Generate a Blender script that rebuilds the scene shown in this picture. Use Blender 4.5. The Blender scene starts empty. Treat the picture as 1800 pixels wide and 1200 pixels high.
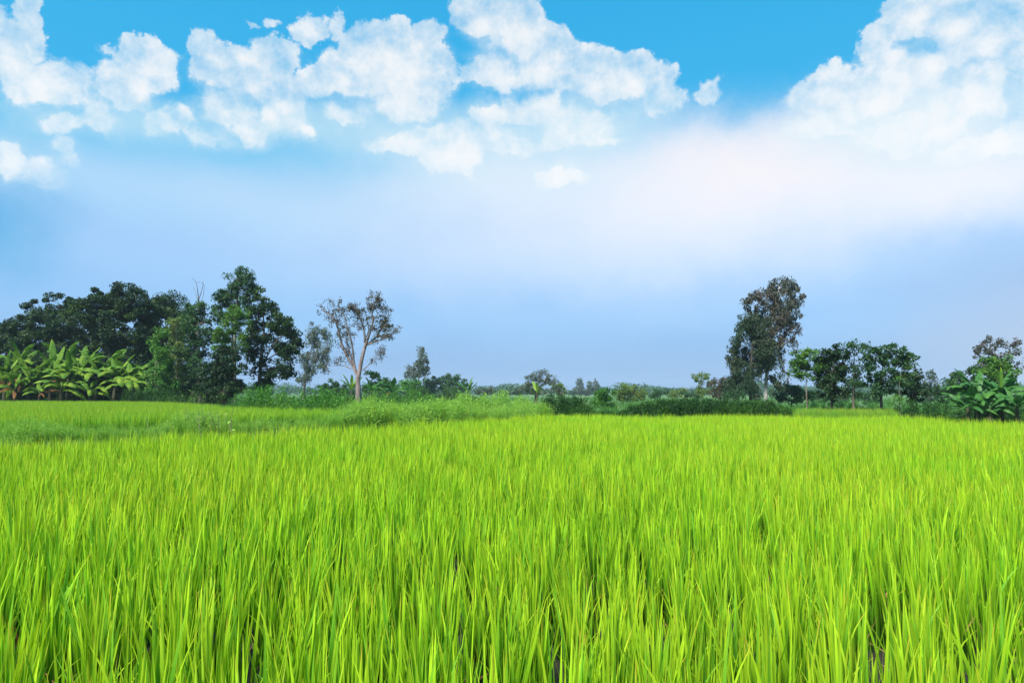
import bpy, math, random
import numpy as np
from mathutils import Vector

rng = np.random.default_rng(11)
random.seed(11)
scene = bpy.context.scene
col = scene.collection

# ------------------------------------------------------------------ camera
H = 1.6                      # eye height
F = 1200.0                   # focal length in pixels of the 1800 px wide photograph
PITCH = math.atan(90 / F)
cp, sp = math.cos(PITCH), math.sin(PITCH)
cam_d = bpy.data.cameras.new('camera')
cam = bpy.data.objects.new('camera', cam_d)
col.objects.link(cam)
cam_d.lens = 24; cam_d.sensor_width = 36
cam_d.clip_start = 0.05; cam_d.clip_end = 5000
cam.location = (0, 0, H)
cam.rotation_euler = (math.pi / 2 + PITCH, 0, 0)
scene.camera = cam
EXPO = 2.75

def ray(px, py):
    a, b = (px - 900) / F, (600 - py) / F
    return np.array([a, cp - b * sp, sp + b * cp])

def at(px, py, Y):
    d = ray(px, py)
    return np.array([0, 0, H]) + d * (Y / d[1])

def lin(c):
    return tuple((v / 255 / 12.92) if v / 255 <= 0.04045 else ((v / 255 + 0.055) / 1.055) ** 2.4 for v in c)

# ------------------------------------------------------------------ terrain
BX = [-700, 0, 200, 420, 600, 780, 950, 1090, 1400, 1560, 1680, 1800, 2500]
BP = [785, 772, 768, 758, 748, 739, 728, 729, 729, 731, 735, 742, 770]
BD = [(H - 0.62) * F / (p - 690) for p in BP]          # how far the near rice field reaches
def pxof(x, y):
    return 900 + F * np.asarray(x) / np.maximum(np.asarray(y), 0.5)
def bound(px):
    return np.interp(px, BX, BD)
def sstep(a, b, t):
    t = np.clip((t - a) / (b - a), 0, 1)
    return t * t * (3 - 2 * t)
def ground_z(x, y):
    px = pxof(x, y)
    s = np.asarray(y) - bound(px)
    zt = np.interp(px, [620, 950], [0.5, 0.35])
    return sstep(0.0, 0.9, s) * zt

# ------------------------------------------------------------------ helpers
def tag(o, label=None, cat=None, group=None, kind=None):
    if label: o['label'] = label
    if cat: o['category'] = cat
    if group: o['group'] = group
    if kind: o['kind'] = kind
    return o

def new_obj(name, me, parent=None, mat=None, loc=None):
    o = bpy.data.objects.new(name, me)
    col.objects.link(o)
    if parent: o.parent = parent
    if mat: me.materials.append(mat)
    if loc is not None: o.location = loc
    return o

def empty(name, loc, rz=0):
    o = bpy.data.objects.new(name, None)
    o.empty_display_size = 0.3
    o.location = loc; o.rotation_euler = (0, 0, rz)
    col.objects.link(o)
    return o

def mesh_np(name, V, faces, smooth=True):
    """faces: list of int arrays, each (n,3) or (n,4)"""
    me = bpy.data.meshes.new(name)
    V = np.asarray(V, np.float32)
    me.vertices.add(len(V)); me.vertices.foreach_set('co', V.ravel())
    loops = np.concatenate([f.ravel() for f in faces]).astype(np.int32)
    tot = np.concatenate([np.full(len(f), f.shape[1], np.int32) for f in faces])
    st = np.concatenate([[0], np.cumsum(tot)[:-1]]).astype(np.int32)
    me.loops.add(len(loops)); me.loops.foreach_set('vertex_index', loops)
    me.polygons.add(len(tot)); me.polygons.foreach_set('loop_start', st); me.polygons.foreach_set('loop_total', tot)
    if smooth: me.polygons.foreach_set('use_smooth', np.ones(len(tot), bool))
    me.update(); me.validate()
    return me

class Builder:
    def __init__(self):
        self.V = []; self.F = {3: [], 4: []}; self.n = 0; self.T = []
    def add(self, V, F, t=None):
        V = np.asarray(V, float); F = np.asarray(F, int)
        self.V.append(V); self.F[F.shape[1]].append(F + self.n); self.n += len(V)
        self.T.append(np.zeros(len(V)) if t is None else np.asarray(t, float))
    def tube(self, pts, rad, sides=7):
        pts = np.asarray(pts, float); n = len(pts)
        rad = np.broadcast_to(np.asarray(rad, float), (n,))
        tan = np.gradient(pts, axis=0)
        tan /= np.linalg.norm(tan, axis=1)[:, None] + 1e-9
        ref = np.array([0.31, 0.95, 0.05])
        u = np.cross(tan, ref); u /= np.linalg.norm(u, axis=1)[:, None] + 1e-9
        w = np.cross(tan, u)
        a = np.linspace(0, 2 * math.pi, sides, endpoint=False)
        ring = pts[:, None, :] + rad[:, None, None] * (np.cos(a)[None, :, None] * u[:, None, :] + np.sin(a)[None, :, None] * w[:, None, :])
        V = ring.reshape(-1, 3)
        i = np.arange(n - 1)[:, None] * sides; j = np.arange(sides)[None, :]; k = (j + 1) % sides
        Fq = np.stack([i + j, i + k, i + sides + k, i + sides + j], -1).reshape(-1, 4)
        self.add(V, Fq)
    def leaves(self, C, A, N, L, W):
        """diamond leaves: centres, long axes, normals, lengths, widths"""
        n = len(C)
        A = A / (np.linalg.norm(A, axis=1)[:, None] + 1e-9)
        S = np.cross(A, N); S /= np.linalg.norm(S, axis=1)[:, None] + 1e-9
        L = np.asarray(L)[:, None]; W = np.asarray(W)[:, None]
        V = np.stack([C - A * L * .5, C + S * W * .5 - A * L * .08, C + A * L * .5, C - S * W * .5 - A * L * .08], 1).reshape(-1, 3)
        self.add(V, np.arange(4 * n).reshape(n, 4))
    def mesh(self, name, smooth=True, attr=None):
        faces = [np.concatenate(self.F[k]) for k in (3, 4) if self.F[k]]
        me = mesh_np(name, np.concatenate(self.V), faces, smooth)
        if attr:
            a = me.attributes.new(attr, 'FLOAT', 'POINT')
            a.data.foreach_set('value', np.concatenate(self.T).astype(np.float32))
        return me

def curve_pts(P, n=None):
    """smooth polyline (Catmull-Rom)"""
    P = np.asarray(P, float)
    if len(P) < 3:
        return np.array([P[0] + (P[-1] - P[0]) * t for t in np.linspace(0, 1, 4)])
    Q = np.vstack([2 * P[0] - P[1], P, 2 * P[-1] - P[-2]])
    out = []
    for i in range(1, len(Q) - 2):
        for t in np.linspace(0, 1, 4, endpoint=False):
            a, b, c, d = Q[i - 1:i + 3]
            out.append(0.5 * (2 * b + (c - a) * t + (2 * a - 5 * b + 4 * c - d) * t * t + (3 * b - a - 3 * c + d) * t ** 3))
    out.append(P[-1])
    return np.array(out)

# ------------------------------------------------------------------ materials
def nodes_of(m):
    m.use_nodes = True
    nt = m.node_tree; nt.nodes.clear()
    return nt, nt.nodes, nt.links

def mixcol(nt, fac, a, b, mode='MIX'):
    n = nt.nodes.new('ShaderNodeMix'); n.data_type = 'RGBA'; n.blend_type = mode
    for sock, v in ((n.inputs[0], fac), (n.inputs[6], a), (n.inputs[7], b)):
        if hasattr(v, 'is_output'): nt.links.new(v, sock)
        elif isinstance(v, (int, float)): sock.default_value = v
        else: sock.default_value = (*v, 1)
    return n.outputs[2]

def ramp(nt, fac, lo, hi):
    n = nt.nodes.new('ShaderNodeMapRange'); n.inputs[1].default_value = lo; n.inputs[2].default_value = hi
    n.interpolation_type = 'SMOOTHSTEP'
    nt.links.new(fac, n.inputs[0])
    return n.outputs[0]

def leaf_shader(nt, colr, transl, rough, tint=None, spec=0.3):
    N = nt.nodes; Lk = nt.links
    p = N.new('ShaderNodeBsdfPrincipled'); p.inputs['Roughness'].default_value = rough
    p.inputs['Specular IOR Level'].default_value = spec
    Lk.new(colr, p.inputs['Base Color'])
    t = N.new('ShaderNodeBsdfTranslucent')
    Lk.new(colr if tint is None else tint, t.inputs['Color'])
    mx = N.new('ShaderNodeMixShader'); mx.inputs[0].default_value = transl
    Lk.new(p.outputs[0], mx.inputs[1]); Lk.new(t.outputs[0], mx.inputs[2])
    o = N.new('ShaderNodeOutputMaterial'); Lk.new(mx.outputs[0], o.inputs[0])

def foliage(name, c1, c2, c3, scale=0.7, transl=0.3, rough=0.55, part=0.45):
    m = bpy.data.materials.new(name); nt, N, Lk = nodes_of(m)
    g = N.new('ShaderNodeNewGeometry')
    tc = N.new('ShaderNodeTexCoord')
    nz = N.new('ShaderNodeTexNoise'); nz.inputs['Scale'].default_value = scale; nz.inputs['Detail'].default_value = 3
    Lk.new(tc.outputs['Object'], nz.inputs['Vector'])
    base = mixcol(nt, g.outputs['Random Per Island'], c1, c2)
    k = ramp(nt, nz.outputs['Fac'], part, part + 0.25)
    c = mixcol(nt, k, base, c3)
    leaf_shader(nt, c, transl, rough, None, 0.18)
    return m

def bark(name, c1, c2, scale=6):
    m = bpy.data.materials.new(name); nt, N, Lk = nodes_of(m)
    tc = N.new('ShaderNodeTexCoord'); mp = N.new('ShaderNodeMapping'); mp.inputs['Scale'].default_value = (1, 1, 0.25)
    Lk.new(tc.outputs['Object'], mp.inputs[0])
    nz = N.new('ShaderNodeTexNoise'); nz.inputs['Scale'].default_value = scale; nz.inputs['Detail'].default_value = 6
    Lk.new(mp.outputs[0], nz.inputs['Vector'])
    c = mixcol(nt, ramp(nt, nz.outputs['Fac'], 0.35, 0.65), c1, c2)
    p = N.new('ShaderNodeBsdfPrincipled'); p.inputs['Roughness'].default_value = 0.85
    Lk.new(c, p.inputs['Base Color'])
    bp = N.new('ShaderNodeBump'); bp.inputs['Strength'].default_value = 0.5; bp.inputs['Distance'].default_value = 0.03
    Lk.new(nz.outputs['Fac'], bp.inputs['Height']); Lk.new(bp.outputs[0], p.inputs['Normal'])
    o = N.new('ShaderNodeOutputMaterial'); Lk.new(p.outputs[0], o.inputs[0])
    return m

def fr_of(nt, v, k):
    a = nt.nodes.new('ShaderNodeMath'); a.operation = 'MULTIPLY'; a.inputs[1].default_value = k; nt.links.new(v, a.inputs[0])
    b = nt.nodes.new('ShaderNodeMath'); b.operation = 'FRACT'; nt.links.new(a.outputs[0], b.inputs[0])
    return b.outputs[0]

def rice_material(name, c_low, c_mid, c_tip, c_old, patch_a, patch_b, transl=0.42):
    m = bpy.data.materials.new(name); nt, N, Lk = nodes_of(m)
    g = N.new('ShaderNodeNewGeometry')
    at_ = N.new('ShaderNodeAttribute'); at_.attribute_name = 'along'
    t = at_.outputs['Fac']
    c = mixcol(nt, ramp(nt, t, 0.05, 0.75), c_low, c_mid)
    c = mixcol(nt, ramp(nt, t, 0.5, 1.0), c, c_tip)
    # each blade its own shade: some deeper green, a few of them yellowed
    rp = g.outputs['Random Per Island']
    h2 = N.new('ShaderNodeMath'); h2.operation = 'MULTIPLY'; h2.inputs[1].default_value = 91.3; Lk.new(rp, h2.inputs[0])
    f2 = N.new('ShaderNodeMath'); f2.operation = 'FRACT'; Lk.new(h2.outputs[0], f2.inputs[0])
    c = mixcol(nt, ramp(nt, f2.outputs[0], 0.45, 0.95), c, mixcol(nt, 1.0, c, (0.55, 0.82, 1.3), 'MULTIPLY'))
    c = mixcol(nt, ramp(nt, rp, 0.962, 0.972), c, c_old)
    hs = N.new('ShaderNodeMath'); hs.operation = 'MULTIPLY'; hs.inputs[1].default_value = 37.7
    Lk.new(rp, hs.inputs[0])
    fr = N.new('ShaderNodeMath'); fr.operation = 'FRACT'; Lk.new(hs.outputs[0], fr.inputs[0])
    mr = N.new('ShaderNodeMapRange'); mr.inputs[3].default_value = 0.74; mr.inputs[4].default_value = 1.2
    Lk.new(fr.outputs[0], mr.inputs[0])
    c = mixcol(nt, 1.0, c, mr.outputs[0], 'MULTIPLY')
    f3 = N.new('ShaderNodeMath'); f3.operation = 'MULTIPLY'; Lk.new(ramp(nt, t, 0.84, 0.98), f3.inputs[0]); Lk.new(ramp(nt, fr_of(nt, rp, 53.1), 0.78, 0.95), f3.inputs[1])
    c = mixcol(nt, f3.outputs[0], c, (0.55, 0.40, 0.05))
    # broad patches of greener and yellower rice
    nz = N.new('ShaderNodeTexNoise'); nz.inputs['Scale'].default_value = 0.35; nz.inputs['Detail'].default_value = 4
    Lk.new(g.outputs['Position'], nz.inputs['Vector'])
    pc = mixcol(nt, ramp(nt, nz.outputs['Fac'], 0.35, 0.65), patch_a, patch_b)
    c = mixcol(nt, 1.0, c, pc, 'MULTIPLY')
    tr = mixcol(nt, 1.0, c, (1.12, 1.06, 0.45), 'MULTIPLY')
    leaf_shader(nt, c, transl, 0.5, tr, 0.2)
    return m

M = {}
M['rice'] = rice_material('rice_blade', (0.025, 0.095, 0.006), (0.215, 0.45, 0.013), (0.405, 0.60, 0.024), (0.62, 0.45, 0.03), (0.93, 1.0, 0.9), (1.08, 1.0, 1.0))  # deeper green blade feet, darkened further to paint shade between the clumps
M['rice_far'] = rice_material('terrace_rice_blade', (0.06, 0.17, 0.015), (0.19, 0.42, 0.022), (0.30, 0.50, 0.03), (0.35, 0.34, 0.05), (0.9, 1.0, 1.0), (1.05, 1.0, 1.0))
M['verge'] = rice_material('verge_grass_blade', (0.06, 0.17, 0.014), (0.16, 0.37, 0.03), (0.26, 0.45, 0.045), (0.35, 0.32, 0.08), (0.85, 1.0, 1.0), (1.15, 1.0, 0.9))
M['straw'] = foliage('dry_straw', (0.36, 0.20, 0.06), (0.22, 0.13, 0.05), (0.40, 0.28, 0.10), 2.0, 0.2, 0.7)
M['weed'] = foliage('weed_leaf', (0.15, 0.33, 0.04), (0.25, 0.45, 0.06), (0.30, 0.50, 0.07), 1.5, 0.4, 0.55)
M['hedge'] = foliage('hedge_leaf', (0.010, 0.045, 0.008), (0.02, 0.068, 0.011), (0.045, 0.125, 0.016), 0.9, 0.3)
M['shrub'] = foliage('shrub_leaf', (0.04, 0.15, 0.02), (0.07, 0.20, 0.025), (0.10, 0.25, 0.03), 0.9, 0.35)
M['dark'] = foliage('dark_leaf', (0.013, 0.036, 0.014), (0.024, 0.058, 0.018), (0.075, 0.135, 0.02), 0.42, 0.22, part=0.5)  # paler noise patches paint sunlit clumps into the dark leaf colour
M['mid'] = foliage('mid_leaf', (0.022, 0.065, 0.022), (0.036, 0.095, 0.028), (0.06, 0.13, 0.03), 0.5, 0.28)
M['light'] = foliage('light_leaf', (0.05, 0.14, 0.02), (0.085, 0.19, 0.025), (0.11, 0.21, 0.03), 0.6, 0.35)
M['yellowish'] = foliage('yellowish_leaf', (0.09, 0.16, 0.035), (0.13, 0.20, 0.045), (0.16, 0.20, 0.05), 0.6, 0.35)
M['olive'] = foliage('olive_leaf', (0.050, 0.047, 0.028), (0.085, 0.072, 0.045), (0.095, 0.085, 0.05), 0.5, 0.25)
M['gum'] = foliage('gum_leaf', (0.040, 0.060, 0.040), (0.075, 0.078, 0.058), (0.105, 0.082, 0.068), 0.45, 0.25)
M['gum_dark'] = foliage('gum_dark_leaf', (0.020, 0.046, 0.024), (0.036, 0.066, 0.033), (0.058, 0.075, 0.042), 0.5, 0.25)
M['greygreen'] = foliage('grey_green_leaf', (0.06, 0.095, 0.07), (0.09, 0.125, 0.085), (0.12, 0.12, 0.09), 0.4, 0.25)
M['vine'] = foliage('vine_leaf', (0.05, 0.16, 0.02), (0.08, 0.21, 0.03), (0.11, 0.23, 0.04), 0.9, 0.35)
M['banana'] = foliage('banana_leaf', (0.045, 0.14, 0.014), (0.105, 0.22, 0.02), (0.18, 0.28, 0.025), 1.1, 0.38, 0.65)
M['banana_deep'] = foliage('banana_deep_leaf', (0.025, 0.10, 0.025), (0.05, 0.16, 0.035), (0.08, 0.20, 0.035), 0.8, 0.3, 0.45)
M['banana_new'] = foliage('banana_new_leaf', (0.14, 0.27, 0.03), (0.18, 0.31, 0.035), (0.22, 0.34, 0.04), 0.8, 0.4, 0.4)
M['banana_dry'] = foliage('banana_dry_leaf', (0.17, 0.07, 0.02), (0.24, 0.11, 0.035), (0.10, 0.05, 0.02), 1.2, 0.2, 0.7)
M['bark_dark'] = bark('dark_bark', (0.03, 0.025, 0.02), (0.07, 0.055, 0.045))
M['bark_mid'] = bark('brown_bark', (0.09, 0.07, 0.055), (0.17, 0.135, 0.11))
M['bark_pale'] = bark('pale_bark', (0.115, 0.088, 0.082), (0.22, 0.175, 0.165))
M['bark_white'] = bark('white_bark', (0.32, 0.29, 0.26), (0.55, 0.52, 0.48))
M['stem_banana'] = bark('banana_stem', (0.03, 0.035, 0.015), (0.07, 0.05, 0.028), 4)

def ground_material():
    m = bpy.data.materials.new('soil'); nt, N, Lk = nodes_of(m)
    a = N.new('ShaderNodeAttribute'); a.attribute_name = 'grassy'
    tc = N.new('ShaderNodeTexCoord')
    n1 = N.new('ShaderNodeTexNoise'); n1.inputs['Scale'].default_value = 3.0; n1.inputs['Detail'].default_value = 8
    n2 = N.new('ShaderNodeTexNoise'); n2.inputs['Scale'].default_value = 0.25; n2.inputs['Detail'].default_value = 6
    for n in (n1, n2): Lk.new(tc.outputs['Object'], n.inputs['Vector'])
    mud = mixcol(nt, ramp(nt, n1.outputs['Fac'], 0.3, 0.7), (0.006, 0.0045, 0.0035), (0.016, 0.011, 0.008))
    gr = mixcol(nt, ramp(nt, n2.outputs['Fac'], 0.35, 0.65), (0.035, 0.09, 0.012), (0.07, 0.14, 0.02))
    c = mixcol(nt, a.outputs['Fac'], mud, gr)
    p = N.new('ShaderNodeBsdfPrincipled'); p.inputs['Roughness'].default_value = 0.75
    Lk.new(c, p.inputs['Base Color'])
    b = N.new('ShaderNodeBump'); b.inputs['Strength'].default_value = 0.6; b.inputs['Distance'].default_value = 0.05
    Lk.new(n1.outputs['Fac'], b.inputs['Height']); Lk.new(b.outputs[0], p.inputs['Normal'])
    o = N.new('ShaderNodeOutputMaterial'); Lk.new(p.outputs[0], o.inputs[0])
    return m

# ------------------------------------------------------------------ ground
def build_ground():
    xs = np.unique(np.concatenate([np.linspace(-45, 45, 181), np.sign(np.linspace(-1, 1, 61)) * (45 + 2455 * np.abs(np.linspace(-1, 1, 61)) ** 3)]))
    ys = np.unique(np.concatenate([np.linspace(-8, 62, 281), np.linspace(62, 150, 30), 150 + 2850 * np.linspace(0, 1, 30) ** 2.5, np.linspace(-60, -8, 10)]))
    X, Y = np.meshgrid(xs, ys)
    Z = ground_z(X, Y)
    Z = Z + 0.012 * np.sin(X * 5.1 + 1.3 * np.sin(Y * 3.7)) * np.sin(Y * 4.3)
    V = np.stack([X, Y, Z], -1).reshape(-1, 3)
    nx, ny = len(xs), len(ys)
    i = np.arange(ny - 1)[:, None] * nx + np.arange(nx - 1)[None, :]
    Fq = np.stack([i, i + 1, i + nx + 1, i + nx], -1).reshape(-1, 4)
    me = mesh_np('ground', V, [Fq])
    s = Y - bound(pxof(X, Y))
    a = me.attributes.new('grassy', 'FLOAT', 'POINT')
    a.data.foreach_set('value', sstep(0.3, 1.2, s).ravel().astype(np.float32))
    o = new_obj('ground', me, mat=ground_material())
    tag(o, kind='structure')
build_ground()

# ------------------------------------------------------------------ instanced ground cover (rice, weeds, grass)
def scatter(name, P, rot, scl, protos, kind='stuff', label=None, cat=None):
    """one object: plants set out on the points P through geometry nodes"""
    n = len(P)
    me = bpy.data.meshes.new(name)
    me.vertices.add(n); me.vertices.foreach_set('co', np.asarray(P, np.float32).ravel())
    for nm, typ, arr in (('plant_rot', 'FLOAT_VECTOR', rot), ('plant_scale', 'FLOAT_VECTOR', scl)):
        a = me.attributes.new(nm, typ, 'POINT'); a.data.foreach_set('vector', np.asarray(arr, np.float32).ravel())
    a = me.attributes.new('plant_index', 'INT', 'POINT')
    a.data.foreach_set('value', rng.integers(0, len(protos), n).astype(np.int32))
    o = new_obj(name, me)
    cl = bpy.data.collections.new(name + '_plants')
    for p in protos: cl.objects.link(p)
    ng = bpy.data.node_groups.new(name, 'GeometryNodeTree')
    ng.interface.new_socket('Geometry', in_out='INPUT', socket_type='NodeSocketGeometry')
    ng.interface.new_socket('Geometry', in_out='OUTPUT', socket_type='NodeSocketGeometry')
    N, L = ng.nodes, ng.links
    gi, go = N.new('NodeGroupInput'), N.new('NodeGroupOutput')
    ci = N.new('GeometryNodeCollectionInfo'); ci.inputs['Collection'].default_value = cl
    ci.inputs['Separate Children'].default_value = True; ci.inputs['Reset Children'].default_value = True
    ip = N.new('GeometryNodeInstanceOnPoints'); ip.inputs['Pick Instance'].default_value = True
    def attr(nm, typ):
        a = N.new('GeometryNodeInputNamedAttribute'); a.data_type = typ; a.inputs[0].default_value = nm
        return a.outputs[0]
    L.new(gi.outputs[0], ip.inputs['Points']); L.new(ci.outputs[0], ip.inputs['Instance'])
    L.new(attr('plant_index', 'INT'), ip.inputs['Instance Index'])
    er = N.new('FunctionNodeEulerToRotation'); L.new(attr('plant_rot', 'FLOAT_VECTOR'), er.inputs[0])
    L.new(er.outputs[0], ip.inputs['Rotation'])
    L.new(attr('plant_scale', 'FLOAT_VECTOR'), ip.inputs['Scale'])
    L.new(ip.outputs[0], go.inputs[0])
    md = o.modifiers.new('plants', 'NODES'); md.node_group = ng
    return tag(o, label, cat, kind=kind)

def blade(b, base, az, tilt, bend, L, W, nseg, face):
    """one grass blade: bends over in the direction az; folded along its midrib"""
    t = np.linspace(0, 1, nseg + 1)
    ang = tilt + bend * t ** 1.8
    ds = L / nseg
    r = np.concatenate([[0], np.cumsum(np.sin(0.5 * (ang[1:] + ang[:-1])) * ds)])
    z = np.concatenate([[0], np.cumsum(np.cos(0.5 * (ang[1:] + ang[:-1])) * ds)])
    dirv = np.array([math.cos(az), math.sin(az), 0])
    c = base + r[:, None] * dirv + z[:, None] * np.array([0, 0, 1.0])
    side = np.array([-math.sin(face), math.cos(face), 0])
    nrm = np.stack([np.cos(ang) * math.cos(az), np.cos(ang) * math.sin(az), -np.sin(ang)], -1)
    w = W * np.clip(np.minimum(0.45 + 1.6 * t, 1.0), 0, 1) * np.clip((1 - t) * 2.3, 0.02, 1) ** 0.85 * 0.5
    V = np.stack([c - side * w[:, None], c - nrm * (w * 0.35)[:, None], c + side * w[:, None]], 1).reshape(-1, 3)
    i = np.arange(nseg)[:, None] * 3 + np.array([0, 1])[None, :]
    Fq = np.stack([i, i + 1, i + 4, i + 3], -1).reshape(-1, 4)
    b.add(V, Fq, np.repeat(t, 3))

def clump(name, nb, hmin, hmax, mat, spread=0.035, wmin=0.009, wmax=0.017, bendmax=0.55, nseg=6, stray=0.08):
    b = Builder()
    for k in range(nb):
        az = rng.uniform(0, 2 * math.pi); rr = spread * math.sqrt(rng.uniform())
        base = np.array([math.cos(az) * rr, math.sin(az) * rr, -0.02])
        az2 = az + rng.normal(0, 0.6)
        tilt = abs(rng.normal(0.05, 0.065)); bend = abs(rng.normal(0.09, 0.13)) if rng.uniform() > stray else rng.uniform(0.4, bendmax * 2)
        L = rng.uniform(hmin, hmax) * (0.75 if rng.uniform() < 0.25 else 1)
        blade(b, base, az2, tilt, bend, L, rng.uniform(wmin, wmax), nseg, az2 + rng.normal(0, 0.9))
    me = b.mesh(name, True, 'along'); me.materials.append(mat)
    return bpy.data.objects.new(name, me)

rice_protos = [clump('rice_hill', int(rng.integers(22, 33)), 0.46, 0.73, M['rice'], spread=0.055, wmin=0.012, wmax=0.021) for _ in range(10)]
terrace_protos = [clump('terrace_rice_hill', 34, 0.42, 0.62, M['rice_far'], nseg=4) for _ in range(5)]
verge_protos = [clump('verge_tuft', 46, 0.5, 1.0, M['verge'], spread=0.12, nseg=4, bendmax=0.8) for _ in range(5)]

def field_points(pred, x0, x1, y0, y1, sx, sy, jit, turn=math.radians(19)):
    cx, cy = (x0 + x1) / 2, (y0 + y1) / 2; rr = math.hypot(x1 - x0, y1 - y0) / 2
    A, B = np.meshgrid(np.arange(-rr, rr, sx), np.arange(-rr, rr, sy))       # planting rows run at an angle to the bank
    X = cx + A * math.cos(turn) - B * math.sin(turn); Y = cy + A * math.sin(turn) + B * math.cos(turn)
    X = X + rng.normal(0, jit, X.shape); Y = Y + rng.normal(0, jit, Y.shape)
    X, Y = X.ravel(), Y.ravel()
    k = pred(X, Y)
    X, Y = X[k], Y[k]
    return np.stack([X, Y, ground_z(X, Y)], -1)

def rots(n, lean=0.07, bias=(0.0, 0.03)):
    return np.stack([rng.normal(bias[0], lean, n), rng.normal(bias[1], lean, n), rng.uniform(0, 2 * math.pi, n)], -1)
def scales(n, lo, hi, wide=1.0):
    s = rng.uniform(lo, hi, n)
    return np.stack([s * wide, s * wide, s], -1)

def in_near(X, Y):
    px = pxof(X, Y)
    return (Y > 1.9) & (Y < bound(px) + 0.25) & (np.abs(X) < Y * 0.80 + 4.5)
P = field_points(in_near, -34, 34, 1.9, 36, 0.215, 0.215, 0.055)
# a broken, thinner corner where the mud shows at the near right
thin = (P[:, 0] > 2.05) & (P[:, 1] < 4.1) & (rng.uniform(size=len(P)) < 0.45)
P = P[~thin]
# slow waves of taller and shorter rice
wave = 1 + 0.07 * np.sin(P[:, 0] * 0.9 + 1.7 * np.sin(P[:, 1] * 0.35)) * np.sin(P[:, 1] * 0.7 + 0.8)
S = scales(len(P), 0.84, 1.12) * wave[:, None]
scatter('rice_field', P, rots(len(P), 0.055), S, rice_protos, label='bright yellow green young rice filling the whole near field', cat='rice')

FAR_PX = [-600, 0, 250, 330, 400, 500, 625]
FAR_D = [58, 50, 46, 40, 30, 26.5, 23.5]
def in_terrace(X, Y):
    px = pxof(X, Y)
    return (px > -500) & (px < 630) & (Y > bound(px) + 2.0) & (Y < np.interp(px, FAR_PX, FAR_D))
P = field_points(in_terrace, -75, 0, 14, 60, 0.23, 0.23, 0.05)
scatter('terrace_rice', P, rots(len(P)), scales(len(P), 0.85, 1.1), terrace_protos, label='strip of paler rice on the higher ground before the left trees', cat='rice')

def straw_proto():
    b = Builder()
    for k in range(9):
        az = rng.uniform(0, 6.28)
        blade(b, np.array([rng.normal(0, .04), rng.normal(0, .04), 0.0]), az, rng.uniform(0.2, 1.1), rng.uniform(0, 0.9), rng.uniform(0.15, 0.4), rng.uniform(0.004, 0.009), 4, az + rng.normal(0, 1))
    me = b.mesh('straw_tuft', True); me.materials.append(M['straw'])
    return bpy.data.objects.new('straw_tuft', me)
straws = [straw_proto() for _ in range(4)]
P = field_points(lambda X, Y: (Y > 1.9) & (np.abs(X) < Y * 0.8 + 1) & (rng.uniform(size=X.shape) < np.where(X > 1.7, 0.5, 0.16)), -8, 8, 2.0, 7.5, 0.22, 0.22, 0.08)
scatter('dry_straw', P, rots(len(P), 0.2), scales(len(P), 0.7, 1.2), straws, label='withered straw coloured leaves at the foot of the nearest rice', cat='straw')

# feathery weeds on the banks between the fields
def weed_proto(leaf=0.08, nst=7, spread=0.16, mat='weed'):
    b = Builder(); C, A, Nn, Ls, Ws = [], [], [], [], []
    for k in range(nst):
        az = rng.uniform(0, 6.28); tl = abs(rng.normal(0.12, 0.15)); hh = rng.uniform(0.55, 1.0)
        p0 = np.array([rng.normal(0, spread * .5), rng.normal(0, spread * .5), 0])
        d = np.array([math.sin(tl) * math.cos(az), math.sin(tl) * math.sin(az), math.cos(tl)])
        p1 = p0 + d * hh * 0.6; p2 = p0 + d * hh + np.array([rng.normal(0, .05), rng.normal(0, .05), 0])
        b.tube(curve_pts([p0, p1, p2]), np.linspace(0.006, 0.002, 9), 3)
        for q in range(22):
            t = rng.uniform(0.12, 1.0) ** 0.8
            c = p0 + (p2 - p0) * t
            a = np.array([rng.normal(), rng.normal(), rng.uniform(-0.1, 1.0)])
            a /= np.linalg.norm(a)
            ll = leaf * rng.uniform(0.6, 1.5) * (1.25 - 0.5 * t)
            off = rng.uniform(0.3, 1.8) * ll
            C.append(c + a * off); A.append(a + rng.normal(0, 0.4, 3)); Nn.append(rng.normal(0, 1, 3) + [0, 0, 1.0]); Ls.append(ll); Ws.append(ll * rng.uniform(0.22, 0.42))
    b.leaves(np.array(C), np.array(A), np.array(Nn), np.array(Ls), np.array(Ws))
    me = b.mesh('weed', True); me.materials.append(M[mat])
    return bpy.data.objects.new('weed', me)
weed_protos = [weed_proto() for _ in range(8)]
rough_protos = [weed_proto(mat='shrub') for _ in range(6)]
bank_grass = [clump('bank_tuft', 40, 0.5, 1.1, M['verge'], spread=0.12, nseg=4, bendmax=0.8) for _ in range(3)]
n = 4200
px = rng.uniform(-420, 968, n)
s = rng.uniform(0.0, 1, n)
wid = np.interp(px, [-400, 300, 640, 960], [2.4, 2.2, 4.0, 5.0])
Y = bound(px) + 0.15 + s * wid
X = (px - 900) / F * Y
keep = rng.uniform(size=n) < np.interp(px, [-400, 0, 420, 470, 640, 960], [0.55, 0.6, 0.75, 0.5, 1, 1])
hump = 0.88 + 0.22 * np.sin(px * 0.031) * np.sin(px * 0.0117 + 1)
hgt = np.interp(px, [-400, 0, 120, 230, 320, 380, 430, 520, 640, 800, 950], [0.45, 0.45, 0.42, 0.36, 0.52, 0.56, 0.36, 0.46, 0.8, 0.88, 0.8]) * hump * rng.uniform(0.6, 1.3, n)
P = np.stack([X, Y, ground_z(X, Y)], -1)[keep]; hgt = hgt[keep]
scatter('bank_weeds', P, rots(len(P), 0.1), np.stack([hgt * 1.0, hgt * 1.0, hgt], -1), weed_protos + bank_grass, label='pale green feathery weeds covering the low bank left of the middle', cat='weeds')

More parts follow.
